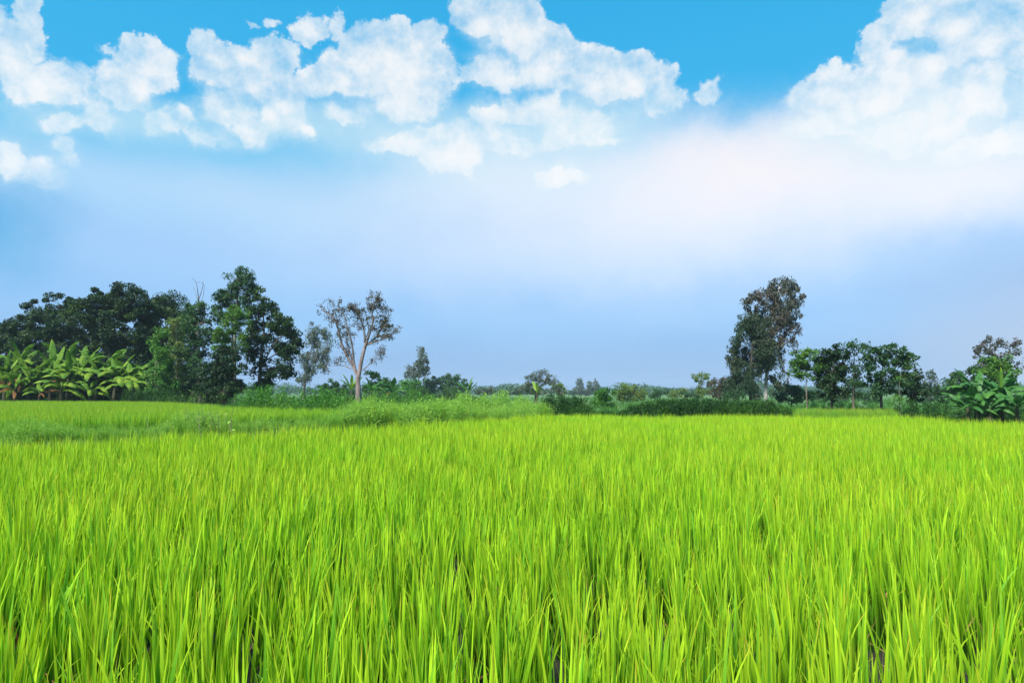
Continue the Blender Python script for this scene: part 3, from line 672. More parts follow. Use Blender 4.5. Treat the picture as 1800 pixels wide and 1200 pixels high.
plant('young_tree', 'broad young tree with a clear dark trunk, fourth of the row', 'tree', 32, 1550, [(1549, 705), (1550, 670), (1552, 640)],
      [(1532, 616, 10, 8), (1550, 614, 12, 8), (1570, 618, 12, 9), (1588, 622, 12, 8), (1600, 630, 7, 8), (1540, 630, 16, 10), (1565, 636, 18, 11), (1590, 640, 14, 11), (1528, 645, 9, 9, .8), (1548, 652, 16, 10), (1575, 656, 18, 11), (1596, 655, 9, 9), (1540, 668, 12, 9, .8), (1560, 674, 16, 9), (1582, 672, 12, 8, .7), (1545, 684, 14, 8), (1565, 688, 12, 7)], 'mid', 'bark_dark', 0.085, 0.13, 0.5, 0.0, cover=3.2, clump_r=0.22, twig=0.008)
plant('bush', 'dark leafy bush right of the young tree row', 'bush', 36, 1605, [(1605, 705)], [(1606, 660, 9, 10, .9), (1600, 676, 14, 11), (1614, 676, 10, 12), (1605, 694, 18, 12), (1622, 690, 9, 10)], 'dark', 'bark_dark', 0.05, 0.14, cover=3.6, clump_r=0.25)
plant('sapling', 'thin pale stemmed sapling at the right end of the young tree row', 'tree', 30.5, 1581, [(1581, 700), (1581, 675), (1582, 665)], [(1580, 700, 8, 9, .8), (1582, 664, 5, 5, .6)], 'light', 'bark_pale', 0.025, 0.1, cover=2.0, clump_r=0.15, twig=0.004)
plant('conifer_like_tree', 'hazy pointed bluish tree between the young row and the right bananas', 'tree', 70, 1634, [(1634, 690), (1634, 665)], [(1635, 656, 5, 8), (1634, 667, 8, 9), (1628, 680, 10, 10), (1642, 680, 8, 10), (1634, 694, 16, 9)], 'greygreen', 'bark_mid', 0.08, 0.22, 0.4, 0.2, cover=2.8, clump_r=0.35)
plant('bush', 'low dark bluish bush just right of the hazy pointed tree', 'bush', 55, 1662, [(1662, 700)], [(1655, 686, 12, 10), (1670, 684, 12, 12), (1660, 700, 22, 9)], 'mid', 'bark_dark', 0.05, 0.2, cover=3.4, clump_r=0.35)
plant('broadleaf_tree', 'purplish thin tree at the right edge above the bananas', 'tree', 46, 1752, [(1752, 680), (1750, 640), (1748, 610)],
      [(1725, 608, 9, 9, .8), (1742, 598, 10, 7, .8), (1756, 604, 9, 9, .8), (1778, 604, 9, 9, .8), (1720, 624, 8, 10, .7), (1740, 618, 14, 10, .7), (1775, 620, 12, 10, .7), (1790, 640, 8, 8, .6), (1730, 640, 18, 10, .6), (1760, 635, 14, 10, .7)], 'gum', 'bark_mid', 0.11, 0.17, 0.45, 0.2, cover=2.8, clump_r=0.32)
plant('broadleaf_tree', 'round olive headed tree directly behind the right banana clump', 'tree', 34, 1752, [(1752, 690), (1752, 650)], [(1742, 638, 14, 9), (1760, 637, 13, 9), (1750, 650, 22, 11), (1770, 655, 14, 12), (1736, 660, 14, 12), (1755, 672, 24, 14)], 'light', 'bark_dark', 0.08, 0.14, cover=3.6, clump_r=0.26)
plant('bush', 'dull green bush sloping down left of the right banana clump', 'bush', 40, 1695, [(1695, 705)], [(1690, 662, 16, 10), (1712, 652, 14, 9), (1675, 676, 12, 11), (1700, 676, 22, 14), (1690, 698, 26, 12)], 'mid', 'bark_dark', 0.07, 0.16, cover=3.6, clump_r=0.3)

# ------------------------------------------------------------------ hedges and shrubs built of stems
def hedge(name, label, cat, px0, px1, Y0, Y1, top0, top1, thick, mat, dens=1.0, leaf=0.085, bump=0.06):
    """a dense row of upright leafy stems between two pixel columns"""
    n = int(dens * 26 * abs(at(px1, 700, Y1)[0] - at(px0, 700, Y0)[0]) * thick ** 0.5)
    x0, x1 = at(px0, 700, Y0)[0], at(px1, 700, Y1)[0]
    xm, ym = (x0 + x1) / 2, (Y0 + Y1) / 2
    foot = np.array([xm, ym, float(ground_z(xm, ym))])
    lv = Builder(); C, A, Nn, Ls = [], [], [], []
    ph = rng.uniform(0, 6.28, 3)
    for k in range(n):
        t = rng.uniform(); q = rng.uniform(-0.5, 0.5)
        x = x0 + (x1 - x0) * t; y = Y0 + (Y1 - Y0) * t + q * thick
        zt = at(0, top0 + (top1 - top0) * t, y)[2]
        z0 = float(ground_z(x, y))
        ends = min(1, 4 * t + 0.3, 4 * (1 - t) + 0.3)
        h = (zt - z0) * ends * (1 - 0.5 * (2 * q) ** 4) * rng.uniform(1 - 1.2 * bump, 1 + 0.4 * bump) * (1 + bump * math.sin(t * 23 + ph[0]) * math.sin(t * 9 + ph[1]))
        h = max(h, 0.15)
        ln = rng.normal(0, 0.14, 2)
        p0 = np.array([x, y, z0]); p2 = p0 + np.array([ln[0] * h, ln[1] * h, h]); p1 = (p0 + p2) / 2 + np.array([rng.normal(0, .03), rng.normal(0, .03), 0])
        m = int(16 + 26 * h)
        tt = rng.uniform(0.08, 1.04, m) ** 0.75
        c = p0 + (p2 - p0) * tt[:, None] + rng.normal(0, 0.05 + 0.05 * h, (m, 3)) * (1.15 - 0.6 * tt)[:, None]
        C.append(c); A.append(rng.normal(0, 0.7, (m, 3)) + np.array([0, 0, 0.8])); Nn.append(rng.normal(0, 1, (m, 3))); Ls.append(leaf * rng.uniform(0.6, 1.5, m))
    C = np.concatenate(C); A = np.concatenate(A); Nn = np.concatenate(Nn); Ls = np.concatenate(Ls)
    lv.leaves(C, A, Nn, Ls, Ls * 0.36)
    me = lv.mesh(name, False); me.transform(__import__('mathutils').Matrix.Translation(Vector(-foot)))
    return tag(new_obj(name, me, None, M[mat], foot), label, cat)

hedge('hedge', 'short dense hedge at the end of the weedy bank in the middle', 'hedge', 945, 1046, 33.5, 32.3, 693, 700, 1.6, 'hedge', 2.6)
hedge('hedge', 'long low dense hedge across the rice below the great gum tree', 'hedge', 1086, 1402, 32.2, 32.6, 701, 705, 1.5, 'hedge', 3.2)
hedge('hedge', 'low bushy hedge between the young trees and the right banana clump', 'hedge', 1566, 1690, 30.6, 28.2, 704, 708, 1.4, 'hedge', 2.2)
hedge('hedge', 'pale loose hedge showing between the trunks of the young trees', 'hedge', 1402, 1566, 35.0, 34.2, 706, 708, 1.2, 'shrub', 1.0, bump=0.25)
hedge('shrub_row', 'dark green shrubs under the wide dark tree at the terrace edge', 'shrub', 405, 520, 30.0, 28.4, 686, 683, 1.6, 'shrub', 2.2, bump=0.2)
hedge('shrub_row', 'dark green shrubs left of the sparse pale tree trunk', 'shrub', 515, 628, 27.6, 24.8, 684, 691, 1.5, 'shrub', 2.2, bump=0.2)
hedge('shrub_row', 'green shrubs behind the weedy bank right of the sparse pale tree', 'shrub', 622, 790, 36, 40, 688, 691, 1.8, 'shrub', 1.6, bump=0.2)
hedge('shrub_row', 'thin pale shrubs behind the right end of the weedy bank', 'shrub', 780, 950, 37, 38, 694, 694, 1.6, 'weed', 2.2, bump=0.2)
hedge('shrub_row', 'hedgerow of green bushes behind the small banana plants left of the middle', 'hedge', 556, 846, 52, 56, 680, 684, 1.8, 'mid', 1.5, 0.11, bump=0.35)
hedge('shrub_row', 'dim green undergrowth at the foot of the left wood', 'shrub', 215, 345, 47.5, 44, 682, 688, 1.6, 'hedge', 1.8, bump=0.3)
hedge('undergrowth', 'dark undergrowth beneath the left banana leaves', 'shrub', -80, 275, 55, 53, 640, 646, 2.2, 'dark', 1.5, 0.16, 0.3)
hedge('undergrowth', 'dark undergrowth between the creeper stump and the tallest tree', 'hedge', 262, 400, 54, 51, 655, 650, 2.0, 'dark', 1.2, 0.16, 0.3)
hedge('undergrowth', 'dark undergrowth behind the stems of the right banana clump', 'hedge', 1682, 1840, 27.2, 26.0, 690, 690, 1.4, 'dark', 1.6, 0.1, 0.3)
hedge('shrub_row', 'grassy shrubs at the right edge beside the banana stems', 'shrub', 1776, 1850, 25, 23.5, 700, 705, 1.0, 'shrub', 3.0, bump=0.2)

def broad_weed(label, px, top, Y, w, n, mat='light', leaf=0.16):
    """leafy herb: stems with broad leaves in whorls"""
    foot = at(px, 690, Y); foot[2] = float(ground_z(foot[0], Y))
    h = at(px, top, Y)[2] - foot[2]
    root = empty('leafy_herb', foot); tag(root, label, 'plant')
    C, A, Nn, Ls = [], [], [], []
    for k in range(n):
        p0 = np.array([rng.normal(0, w * .35), rng.normal(0, w * .3), 0]); hh = h * rng.uniform(0.6, 1.05)
        p2 = p0 + np.array([rng.normal(0, .12), rng.normal(0, .12), hh]); wood = Builder(); wood.tube(np.array([p0, (p0 + p2) / 2, p2]), [.012, .009, .004], 4); new_obj('stem', wood.mesh('stem'), root, M['bark_mid'])
        for q in range(16):
            t = rng.uniform(0.2, 1); a = rng.uniform(0, 6.28)
            d = np.array([math.cos(a), math.sin(a), rng.uniform(-0.2, 0.6)]); l = leaf * rng.uniform(.6, 1.3)
            C.append(p0 + (p2 - p0) * t + d * l * 0.6); A.append(d); Nn.append(np.array([0, 0, 1]) + rng.normal(0, .4, 3)); Ls.append(l)
    lv = Builder(); Ls = np.array(Ls); lv.leaves(np.array(C), np.array(A), np.array(Nn), Ls, Ls * .4)
    new_obj('foliage', lv.mesh('foliage', False), root, M[mat])
broad_weed('pale broad leaved herb at the edge of the terrace rice below the dead tree', 338, 686, 38, 1.5, 16)
broad_weed('leafy herb among the bank weeds below the dead tree', 325, 716, 17.8, 0.9, 14, 'weed', 0.09)
broad_weed('second leafy herb among the bank weeds below the tallest tree', 378, 720, 17.6, 0.8, 12, 'weed', 0.09)

# ------------------------------------------------------------------ bananas
def banana_leaf_mesh(L, W, tilt, bend, seed, tear=0.5, droop=0.35):
    r = np.random.default_rng(seed)
    n = 26; t = np.linspace(0, 1, n + 1)
    ang = tilt + bend * t ** 1.3
    ds = L / n
    rr = np.concatenate([[0], np.cumsum(np.sin(0.5 * (ang[1:] + ang[:-1])) * ds)]); zz = np.concatenate([[0], np.cumsum(np.cos(0.5 * (ang[1:] + ang[:-1])) * ds)])
    mid = np.stack([rr, np.zeros(n + 1), zz], -1)
    up = np.stack([-np.cos(ang), np.zeros(n + 1), np.sin(ang)], -1)
    b = Builder()
    b.tube(mid, np.linspace(0.035, 0.006, n + 1) * L / 2.2, 5)
    prof = np.clip(np.sin(np.clip((t - 0.14) / 0.86, 0, 1) ** 0.75 * math.pi), 0, 1) ** 0.6 * W
    for sd in (-1, 1):
        i = int(0.15 * n)
        while i < n:
            k = int(r.integers(2, 6)) if r.uniform() < tear else int(r.integers(5, 10))
            j = min(n, i + k)
            dr = droop + r.normal(0, 0.22)
            idx = np.arange(i, j + 1); m = len(idx)
            fwd = np.gradient(mid, axis=0)[idx]; fwd /= np.linalg.norm(fwd, axis=1)[:, None]
            rows = []
            for f in (0.0, 0.5, 1.0):
                w = prof[idx] * f * (1 - 0.04 * r.uniform())
                out = np.stack([np.zeros(m), np.full(m, sd), np.zeros(m)], -1) * (w * math.cos(dr * f))[:, None]
                shift = fwd * (w * 0.30)[:, None]
                pinch = np.linspace(-1, 1, m)[:, None] * fwd * (-0.014 * f * (m - 1) / 4)
                rows.append(mid[idx] + out - up[idx] * (w * math.sin(dr * f) * 0.9)[:, None] * np.array([0.6, 1, 1]) * (-1 if False else 1) + shift + pinch)
            V = np.concatenate(rows)
            a = np.arange(m - 1)
            Fq = np.concatenate([np.stack([a + q * m, a + 1 + q * m, a + 1 + (q + 1) * m, a + (q + 1) * m], -1) for q in (0, 1)])
            b.add(V, Fq)
            i = j
    return b.mesh('leaf', True)

LEAVES = {}
for key, (tilt, bend) in {'up': (0.12, 0.35), 'rise': (0.35, 0.75), 'arch': (0.5, 1.35), 'fall': (0.75, 1.75), 'hang': (1.1, 1.75)}.items():
    LEAVES[key] = []
    for v in range(3):
        me = banana_leaf_mesh(2.2, 0.29, tilt + 0.05 * v, bend + 0.12 * (v - 1), hash(key) % 7 + v * 31 + len(key), 0.45 + 0.25 * v, 0.5)
        LEAVES[key].append(me)
def leaf_mesh(key, mat, _c={}):
    v = int(rng.integers(0, 3)); k = (key, v, mat)
    if k not in _c:
        me = LEAVES[key][v].copy(); me.name = 'leaf'; me.materials.clear(); me.materials.append(M[mat]); _c[k] = me
    return _c[k]

def banana(label, px, Y, stem_top, scale, spec, dry=0, lean=0.0, group=None, mat='banana'):
    foot = at(px, 690, Y); foot[2] = float(ground_z(foot[0], Y))
    h = at(px, stem_top, Y)[2] - foot[2]
    root = empty('banana_plant', foot); tag(root, label, 'banana plant', group)
    w = Builder(); T = curve_pts([[0, 0, -0.1], [lean * 0.3, 0, h * 0.5], [lean, 0, h]])
    w.tube(T, np.linspace(0.15, 0.075, len(T)) * max(0.6, scale), 9)
    new_obj('pseudostem', w.mesh('pseudostem'), root, M['stem_banana'])
    for key, az, sc in spec:
        mt = ('banana_new' if mat == 'banana' else 'banana') if key == 'up' and rng.uniform() < 0.7 else mat
        o = new_obj('leaf', leaf_mesh(key, mt), root)
        o.location = (lean, 0, h - (0.05 if key == 'up' else 0.55) * rng.uniform() * scale); o.scale = (scale * sc, scale * sc * rng.uniform(0.8, 1.15), scale * sc)
        o.rotation_euler = (rng.normal(0, 0.22), rng.normal(0, 0.16), math.radians(az))
    for k in range(dry):
        o = new_obj('dead_leaf', leaf_mesh('hang', 'banana_dry'), root); o['label'] = 'withered orange brown leaf hanging down'
        o.location = (lean, 0, h * rng.uniform(0.75, 0.92)); s_ = scale * rng.uniform(0.7, 0.95); o.scale = (s_, s_ * 0.6, s_)
        o.rotation_euler = (0, 0, math.radians(rng.uniform(200, 340)))
def crown_spec(n, keys, start=0, sz=(0.85, 1.1)):
    return [(keys[k % len(keys)], start + k * 137.5 + rng.uniform(-18, 18), rng.uniform(*sz)) for k in range(n)]
G = 'banana plants in front of the left wood'
bl = ['up', 'rise', 'arch', 'fall', 'arch', 'rise', 'fall', 'arch']
rt = lambda *a: [(k, az + rng.uniform(-12, 12), sc * rng.uniform(0.9, 1.1)) for k, az, sc in a]
banana('banana plant at the left edge of the photo with drooping blue green leaves', 8, 52.0, 664, 1.1, crown_spec(11, bl, 20), 2, 0.0, G)
banana('banana plant with withered orange leaves around its stem, second from the left edge', 50, 51.2, 660, 1.1, crown_spec(11, bl, 200) + rt(('arch', 350, 1.1)), 3, 0.1, G)
banana('banana plant third from the left edge with a forest of yellow green leaves', 88, 52.0, 655, 1.15, crown_spec(11, bl, 90) + rt(('arch', 0, 1.1), ('fall', 330, 1.1)), 1, 0.1, G)
banana('banana plant with the brightest upright new leaves of the left clump', 138, 51.6, 652, 1.12, [('up', 100, 1.0), ('up', 30, 0.95)] + crown_spec(8, bl[1:], 330) + rt(('arch', 345, 1.2), ('fall', 10, 1.1), ('fall', 320, 1.1)), 0, 0.1, G)
banana('banana plant below the dome tree with long torn leaves arching right', 168, 51.2, 655, 1.12, crown_spec(7, bl[1:], 10) + rt(('arch', 340, 1.15), ('fall', 20, 1.1), ('fall', 350, 1.15), ('arch', 310, 1)), 0, 0.2, G)
banana('banana plant at the right end of the left clump with leaves bending to the right', 200, 50.6, 662, 1.1, rt(('fall', 350, 1.1), ('arch', 330, 1.15), ('arch', 15, 1.1), ('rise', 40, .9), ('rise', 150, .8), ('fall', 260, .9), ('arch', 200, 1), ('fall', 300, 1.05), ('hang', 5, 1.1), ('hang', 325, 1)), 0, 0.2, G)
banana('short banana plant low at the front of the left clump', 108, 50.2, 680, 0.95, crown_spec(10, bl[2:], 75) + rt(('fall', 345, 1.1), ('hang', 10, 1)), 1, 0.0, G)
banana('small banana plant low at the front right of the left clump', 158, 49.8, 684, 0.8, crown_spec(9, bl[2:], 160) + rt(('fall', 340, 1.1), ('hang', 0, 1)), 0, 0.0, G)
banana('short banana plant with brown leaves at the front left of the left clump', 26, 50.0, 682, 0.85, crown_spec(8, bl[2:], 10), 2, 0.0, G)
banana('low banana plant hidden deep in the shade at the front of the left clump', 70, 49.8, 686, 0.75, crown_spec(8, bl[2:], 50), 1, 0.0, G)
banana('banana plant between the two tallest of the left clump with leaves drooping to the front', 118, 50.8, 660, 1.05, crown_spec(9, bl[1:], 300) + rt(('fall', 270, 1.1), ('hang', 290, 1.0), ('fall', 0, 1.1)), 1, 0.1, G)
banana('banana plant with long leaves hanging over the right end of the left clump', 224, 50.2, 672, 0.9, rt(('arch', 20, 1), ('fall', 350, 1.2), ('hang', 330, 1.1), ('fall', 200, 1.1), ('arch', 180, 1.1), ('hang', 230, 1), ('rise', 120, .9), ('fall', 290, 1)), 0, 0.1, G)
for px_, Y_, top_, sc_, lab_ in ((30, 53.6, 646, 1.2, 'tall banana plant at the back of the left clump near the left edge'), (112, 53.8, 642, 1.25, 'tall banana plant at the back in the middle of the left clump'), (186, 53.2, 648, 1.15, 'tall banana plant at the back right of the left clump'), (232, 52.6, 664, 1.0, 'banana plant at the back by the creeper stump')):
    banana(lab_, px_, Y_, top_, sc_, crown_spec(8, bl[1:], 40 + px_) + rt(('arch', 350, 1.1), ('fall', 15, 1.1), ('fall', 330, 1.0), ('arch', 195, 1.0)), 0, 0.1, G)
G = 'banana plants at the right edge of the field'
banana('banana plant on the right with leaves reaching far left', 1718, 25.6, 694, 0.60, rt(('arch', 180, 1.2), ('fall', 195, 1.15), ('arch', 215, 1.1), ('rise', 165, 1.1), ('rise', 190, 1.0), ('fall', 240, 1.0), ('arch', 290, 1), ('fall', 325, 1), ('rise', 30, 1), ('hang', 200, 1), ('hang', 250, .9), ('arch', 0, 1)), 0, 0.0, G, 'banana_deep')
banana('banana plant on the right with upright leaves close to the photo edge', 1758, 25.2, 694, 0.62, rt(('up', 20, 0.8), ('rise', 10, 1.1), ('arch', 345, 1.1), ('rise', 150, 1), ('fall', 210, 1.1), ('arch', 250, 1), ('fall', 300, 1), ('arch', 60, .9), ('arch', 180, 1.1), ('hang', 230, 1), ('hang', 330, 1), ('fall', 270, 1)), 0, 0.0, G, 'banana_deep')
banana('low bushy banana plant in front of the taller ones on the right', 1738, 24.6, 716, 0.48, crown_spec(10, bl[2:], 40), 0, 0, G, 'banana_deep')
banana('low banana plant at the bottom right of the right clump', 1786, 24.2, 714, 0.5, crown_spec(10, bl[1:], 100), 0, 0, G, 'banana_deep')
banana('low banana plant spreading over the hedge end left of the right clump', 1700, 25.0, 714, 0.48, crown_spec(9, bl[2:], 170), 0, 0, G, 'banana_deep')
G = 'small banana plants in the middle distance'
banana('yellow green banana plant left behind the sparse tree trunk', 618, 46, 684, 0.55, crown_spec(7, ['up', 'rise', 'up', 'arch'], 60), 0, 0, G)
banana('banana plant right behind the sparse tree trunk', 652, 50, 686, 0.55, crown_spec(8, bl[1:], 20), 0, 0, G, 'banana_deep')
banana('spreading banana plant left of the round olive bush', 690, 46, 686, 0.6, crown_spec(9, ['arch', 'fall', 'rise', 'arch'], 0), 1, 0, G, 'banana_deep')
banana('banana plant right of the hazy flat topped tree', 822, 62, 687, 0.62, crown_spec(7, ['up', 'rise', 'rise', 'arch'], 30), 0, 0, G, 'banana_deep')
banana('single bright banana plant before the spiky tree in the middle', 944, 48, 690, 0.5, [('up', 90, 1.0), ('up', 250, .8), ('rise', 0, .7), ('rise', 180, .6), ('arch', 300, .6)], 0, 0, G)

# ------------------------------------------------------------------ far woods (one mass on the horizon)
def far_woods():
    b = Builder(); w = Builder()
    for k in range(430):
        Y = rng.uniform(330, 560); px = rng.uniform(-150, 1950)
        h = rng.uniform(3.6, 8.0) * (1 + 0.25 * math.sin(px * 0.03)) * Y / 480 * np.interp(px, [800, 1000, 1150, 1300], [1.0, 0.75, 0.95, 1.2])
        x = (px - 900) / F * Y
        z0 = 0.3; rw = h * rng.uniform(0.6, 1.2)
        nl = 170
        e = rng.normal(0, 1, (nl, 3)); e /= np.linalg.norm(e, axis=1)[:, None]; e *= (rng.uniform(0, 1, nl) ** 0.4)[:, None]
        C = np.array([x, Y, z0 + h * 0.52]) + e * np.array([rw, rw, h * 0.5]) * (1 + 0.18 * np.sin(5 * e[:, :1] + k) * np.sin(4 * e[:, 2:3] + 2 * k))
        L = rng.uniform(0.8, 1.5, nl)
        b.leaves(C, rng.normal(0, 1, (nl, 3)), rng.normal(0, 1, (nl, 3)) + e, L, L * 0.7)
    o = new_obj('distant_woods', b.mesh('distant_woods', False), mat=M['mid'])
    tag(o, 'low bluish line of woods along the whole horizon', 'woods', kind='stuff')
far_woods()

# ------------------------------------------------------------------ haze
def haze():
    x0, x1, y0, y1, z0, z1 = -900, 900, -40, 700, -1.2, 14.0
    V = [(x, y, z) for z in (z0, z1) for y in (y0, y1) for x in (x0, x1)]
    Fq = np.array([[0, 2, 3, 1], [4, 5, 7, 6], [0, 1, 5, 4], [2, 6, 7, 3], [0, 4, 6, 2], [1, 3, 7, 5]])
    me = mesh_np('haze', V, [Fq], False)
    m = bpy.data.materials.new('haze'); nt, N, L = nodes_of(m)
    v = N.new('ShaderNodeVolumePrincipled'); v.inputs['Color'].default_value = (0.62, 0.80, 1.0, 1); v.inputs['Density'].default_value = 0.00028
    o = N.new('ShaderNodeOutputMaterial'); L.new(v.outputs[0], o.inputs['Volume'])
    ob = new_obj('haze', me, mat=m); tag(ob, kind='stuff'); ob['label'] = 'thin bluish haze over the fields'
haze()

# ------------------------------------------------------------------ sky
SUN_EL, SUN_AZ = math.radians(52), math.radians(-148)      # azimuth from +Y (ahead) towards +X

def build_world():
    w = bpy.data.worlds.new('World'); scene.world = w; w.use_nodes = True
    nt = w.node_tree; N, L = nt.nodes, nt.links; N.clear()
    def link(v, s):
        if hasattr(v, 'is_output'): L.new(v, s)
        else: s.default_value = v
    def m(op, a, b=0.0, c=0.0, clamp=False):
        n = N.new('ShaderNodeMath'); n.operation = op; n.use_clamp = clamp
        for i, v in enumerate((a, b, c)): link(v, n.inputs[i])
        return n.outputs[0]
    def vm(op, a, b=(0, 0, 0), c=(0, 0, 0)):
        n = N.new('ShaderNodeVectorMath'); n.operation = op
        for i, v in enumerate((a, b, c)): link(v, n.inputs[i])
        return n.outputs['Value'] if op in ('LENGTH', 'DOT_PRODUCT') else n.outputs[0]
    def mr(v, a, b, c=0.0, d=1.0, smooth=True):
        n = N.new('ShaderNodeMapRange'); n.interpolation_type = 'SMOOTHSTEP' if smooth else 'LINEAR'
        for i, q in enumerate((v, a, b, c, d)): link(q, n.inputs[i])
        return n.outputs[0]
    def noise(vec, scale, detail, rough, out='Fac', ntype='FBM'):
        n = N.new('ShaderNodeTexNoise'); n.noise_type = ntype; n.inputs['Scale'].default_value = scale; n.inputs['Detail'].default_value = detail; n.inputs['Roughness'].default_value = rough
        L.new(vec, n.inputs['Vector'])
        return n.outputs[out]
    tc = N.new('ShaderNodeTexCoord'); D = tc.outputs['Generated']
    sx = N.new('ShaderNodeSeparateXYZ'); L.new(D, sx.inputs[0])
    az = m('ARCTAN2', sx.outputs[0], sx.outputs[1]); el = m('ARCSINE', sx.outputs[2])
    cb = N.new('ShaderNodeCombineXYZ'); L.new(az, cb.inputs[0]); L.new(el, cb.inputs[1])
    UV0 = cb.outputs[0]
    def ang(px, py):
        d = ray(px, py); d = d / np.linalg.norm(d)
        return math.atan2(d[0], d[1]), math.asin(d[2])
    def blob(uv, bl):
        px, py, rx, ry = bl
        u, v = ang(px, py); ru = abs(ang(px + rx, py)[0] - ang(px - rx, py)[0]) / 2; rv = abs(ang(px, py + ry)[1] - ang(px, py - ry)[1]) / 2
        q = vm('MULTIPLY_ADD', uv, (1 / ru, 1 / rv, 0), (-u / ru, -v / rv, 0))
        return vm('LENGTH', q)
    # clear sky: the Sky Texture, pulled to the photograph's cyan above and pale lavender below
    sky = N.new('ShaderNodeTexSky'); sky.sky_type = 'NISHITA'; sky.sun_disc = False
    sky.sun_elevation = SUN_EL; sky.sun_rotation = SUN_AZ; sky.air_density = 1.2; sky.dust_density = 0.6; sky.ozone_density = 2.0
    K = 10.0 / 2 ** EXPO
    r = N.new('ShaderNodeValToRGB'); cr = r.color_ramp; cr.interpolation = 'EASE'
    stops = [(-0.02, (118, 166, 220)), (0.04, (118, 170, 229)), (0.11, (138, 190, 244)), (0.20, (158, 202, 248)), (0.27, (172, 216, 250)), (0.325, (110, 200, 243)), (0.39, (34, 180, 237)), (0.60, (20, 174, 234))]
    for i, (e, c) in enumerate(stops):
        pos = (e + 0.1) / 0.9
        s_ = cr.elements[i] if i < 2 else cr.elements.new(pos)
        s_.position = pos; s_.color = (*lin(c), 1)
    wn = noise(D, 3.0, 4, 0.5)
    elw = m('ADD', el, m('MULTIPLY', m('SUBTRACT', wn, 0.5), 0.10))
    L.new(mr(elw, -0.1, 0.8, 0, 1, False), r.inputs[0])
    def mix(f, a, b):
        n = N.new('ShaderNodeMix'); n.data_type = 'RGBA'
        link(f, n.inputs[0])
        for v, s_ in ((a, n.inputs[6]), (b, n.inputs[7])):
            if hasattr(v, 'is_output'): L.new(v, s_)
            else: s_.default_value = (*v, 1)
        return n.outputs[2]
    base = r.outputs[0]
    # warp the directions so every cloud edge is ragged
    nw = noise(D, 11.0, 9, 0.62, 'Color')
    nw2 = noise(D, 45.0, 5, 0.6, 'Color')
    off = vm('MULTIPLY', vm('SUBTRACT', nw, (0.5, 0.5, 0.5)), (0.075, 0.065, 0))
    off2 = vm('MULTIPLY', vm('SUBTRACT', nw2, (0.5, 0.5, 0.5)), (0.016, 0.016, 0))
    UV = vm('ADD', vm('ADD', UV0, off), off2)
    # broad soft glows
    def soft(bl, colr, amt, b, uv=None):
        d = blob(uv or UVs, bl)
        return mix(m('MULTIPLY', mr(d, 0.0, 1.0, 1.0, 0.0), amt), b, lin(colr))
    UVs = vm('ADD', UV0, vm('MULTIPLY', vm('SUBTRACT', nw, (0.5, 0.5, 0.5)), (0.16, 0.07, 0)))
    base = soft((-90, 380, 330, 190), (70, 172, 226), 1.0, base)
    base = soft((1850, 560, 520, 210), (166, 186, 222), 0.75, base)
    base = soft((1080, 400, 1050, 205), (222, 235, 252), 0.9, base)
    base = soft((1330, 320, 640, 190), (246, 246, 252), 1.0, base)
    base = soft((1380, 280, 470, 120), (254, 248, 249), 1.0, base)
    base = soft((1690, 310, 360, 130), (248, 248, 251), 0.95, base)
    base = soft((900, 300, 420, 110), (236, 246, 253), 0.75, base)
    base = soft((420, 320, 420, 80), (190, 222, 250), 0.5, base)
    base = soft((250, 215, 240, 62), (188, 228, 246), 0.75, base)
    base = soft((520, 225, 260, 62), (190, 229, 246), 0.8, base)
    base = soft((700, 225, 240, 70), (200, 234, 248), 0.7, base)
    base = soft((1000, 225, 300, 80), (205, 236, 249), 0.85, base)
    base = soft((1560, 220, 330, 100), (224, 242, 250), 0.9, base)
    base = soft((60, 230, 130, 110), (150, 212, 242), 0.6, base)
    # cumulus
    blobs = [(8, 95, 50, 70), (52, 45, 26, 66), (30, 150, 60, 50), (85, 150, 66, 50), (135, 140, 42, 30), (40, 185, 34, 30),
             (18, 285, 44, 50), (75, 310, 46, 34), (112, 265, 34, 36),
             (268, 120, 52, 42), (228, 158, 62, 48), (175, 200, 56, 40), (205, 92, 28, 10), (290, 222, 46, 28), (335, 206, 34, 26),
             (347, 78, 20, 24), (430, 140, 82, 52), (482, 96, 38, 36), (408, 190, 66, 44), (495, 195, 62, 46), (455, 228, 90, 34), (545, 236, 32, 24), (462, 38, 18, 5), (484, 34, 9, 8),
             (543, 54, 26, 24), (584, 60, 15, 20), (597, 36, 12, 16), (600, 66, 8, 12), (572, 48, 8, 9), (668, 98, 60, 52), (703, 66, 22, 30), (650, 140, 100, 52), (705, 140, 92, 68), (562, 152, 44, 38), (700, 190, 80, 36), (762, 66, 28, 18),
             (856, 36, 56, 46), (898, 62, 66, 66), (948, 112, 64, 66), (868, 130, 62, 36), (1030, 148, 58, 54), (1094, 150, 76, 48), (868, 204, 48, 36), (935, 190, 70, 44), (1150, 188, 56, 30), (1020, 215, 90, 30),
             (722, 252, 86, 36), (790, 282, 90, 44), (850, 250, 60, 30), (985, 308, 60, 36),
             (1248, 174, 23, 21), (1640, 36, 96, 52), (1730, 50, 96, 60), (1700, 90, 120, 70), (1612, 140, 116, 70), (1528, 96, 28, 40), (1448, 172, 62, 38), (1490, 205, 90, 44), (1725, 165, 96, 84), (1610, 235, 190, 60), (1770, 240, 70, 50), (1790, 100, 34, 80), (1560, 180, 90, 60), (1660, 190, 130, 70), (1570, 235, 150, 50), (1690, 255, 120, 50), (1450, 225, 80, 34), (1520, 160, 60, 40), (380, 240, 70, 26), (620, 200, 60, 34), (1000, 245, 90, 36), (900, 250, 90, 40), (100, 215, 60, 34)]
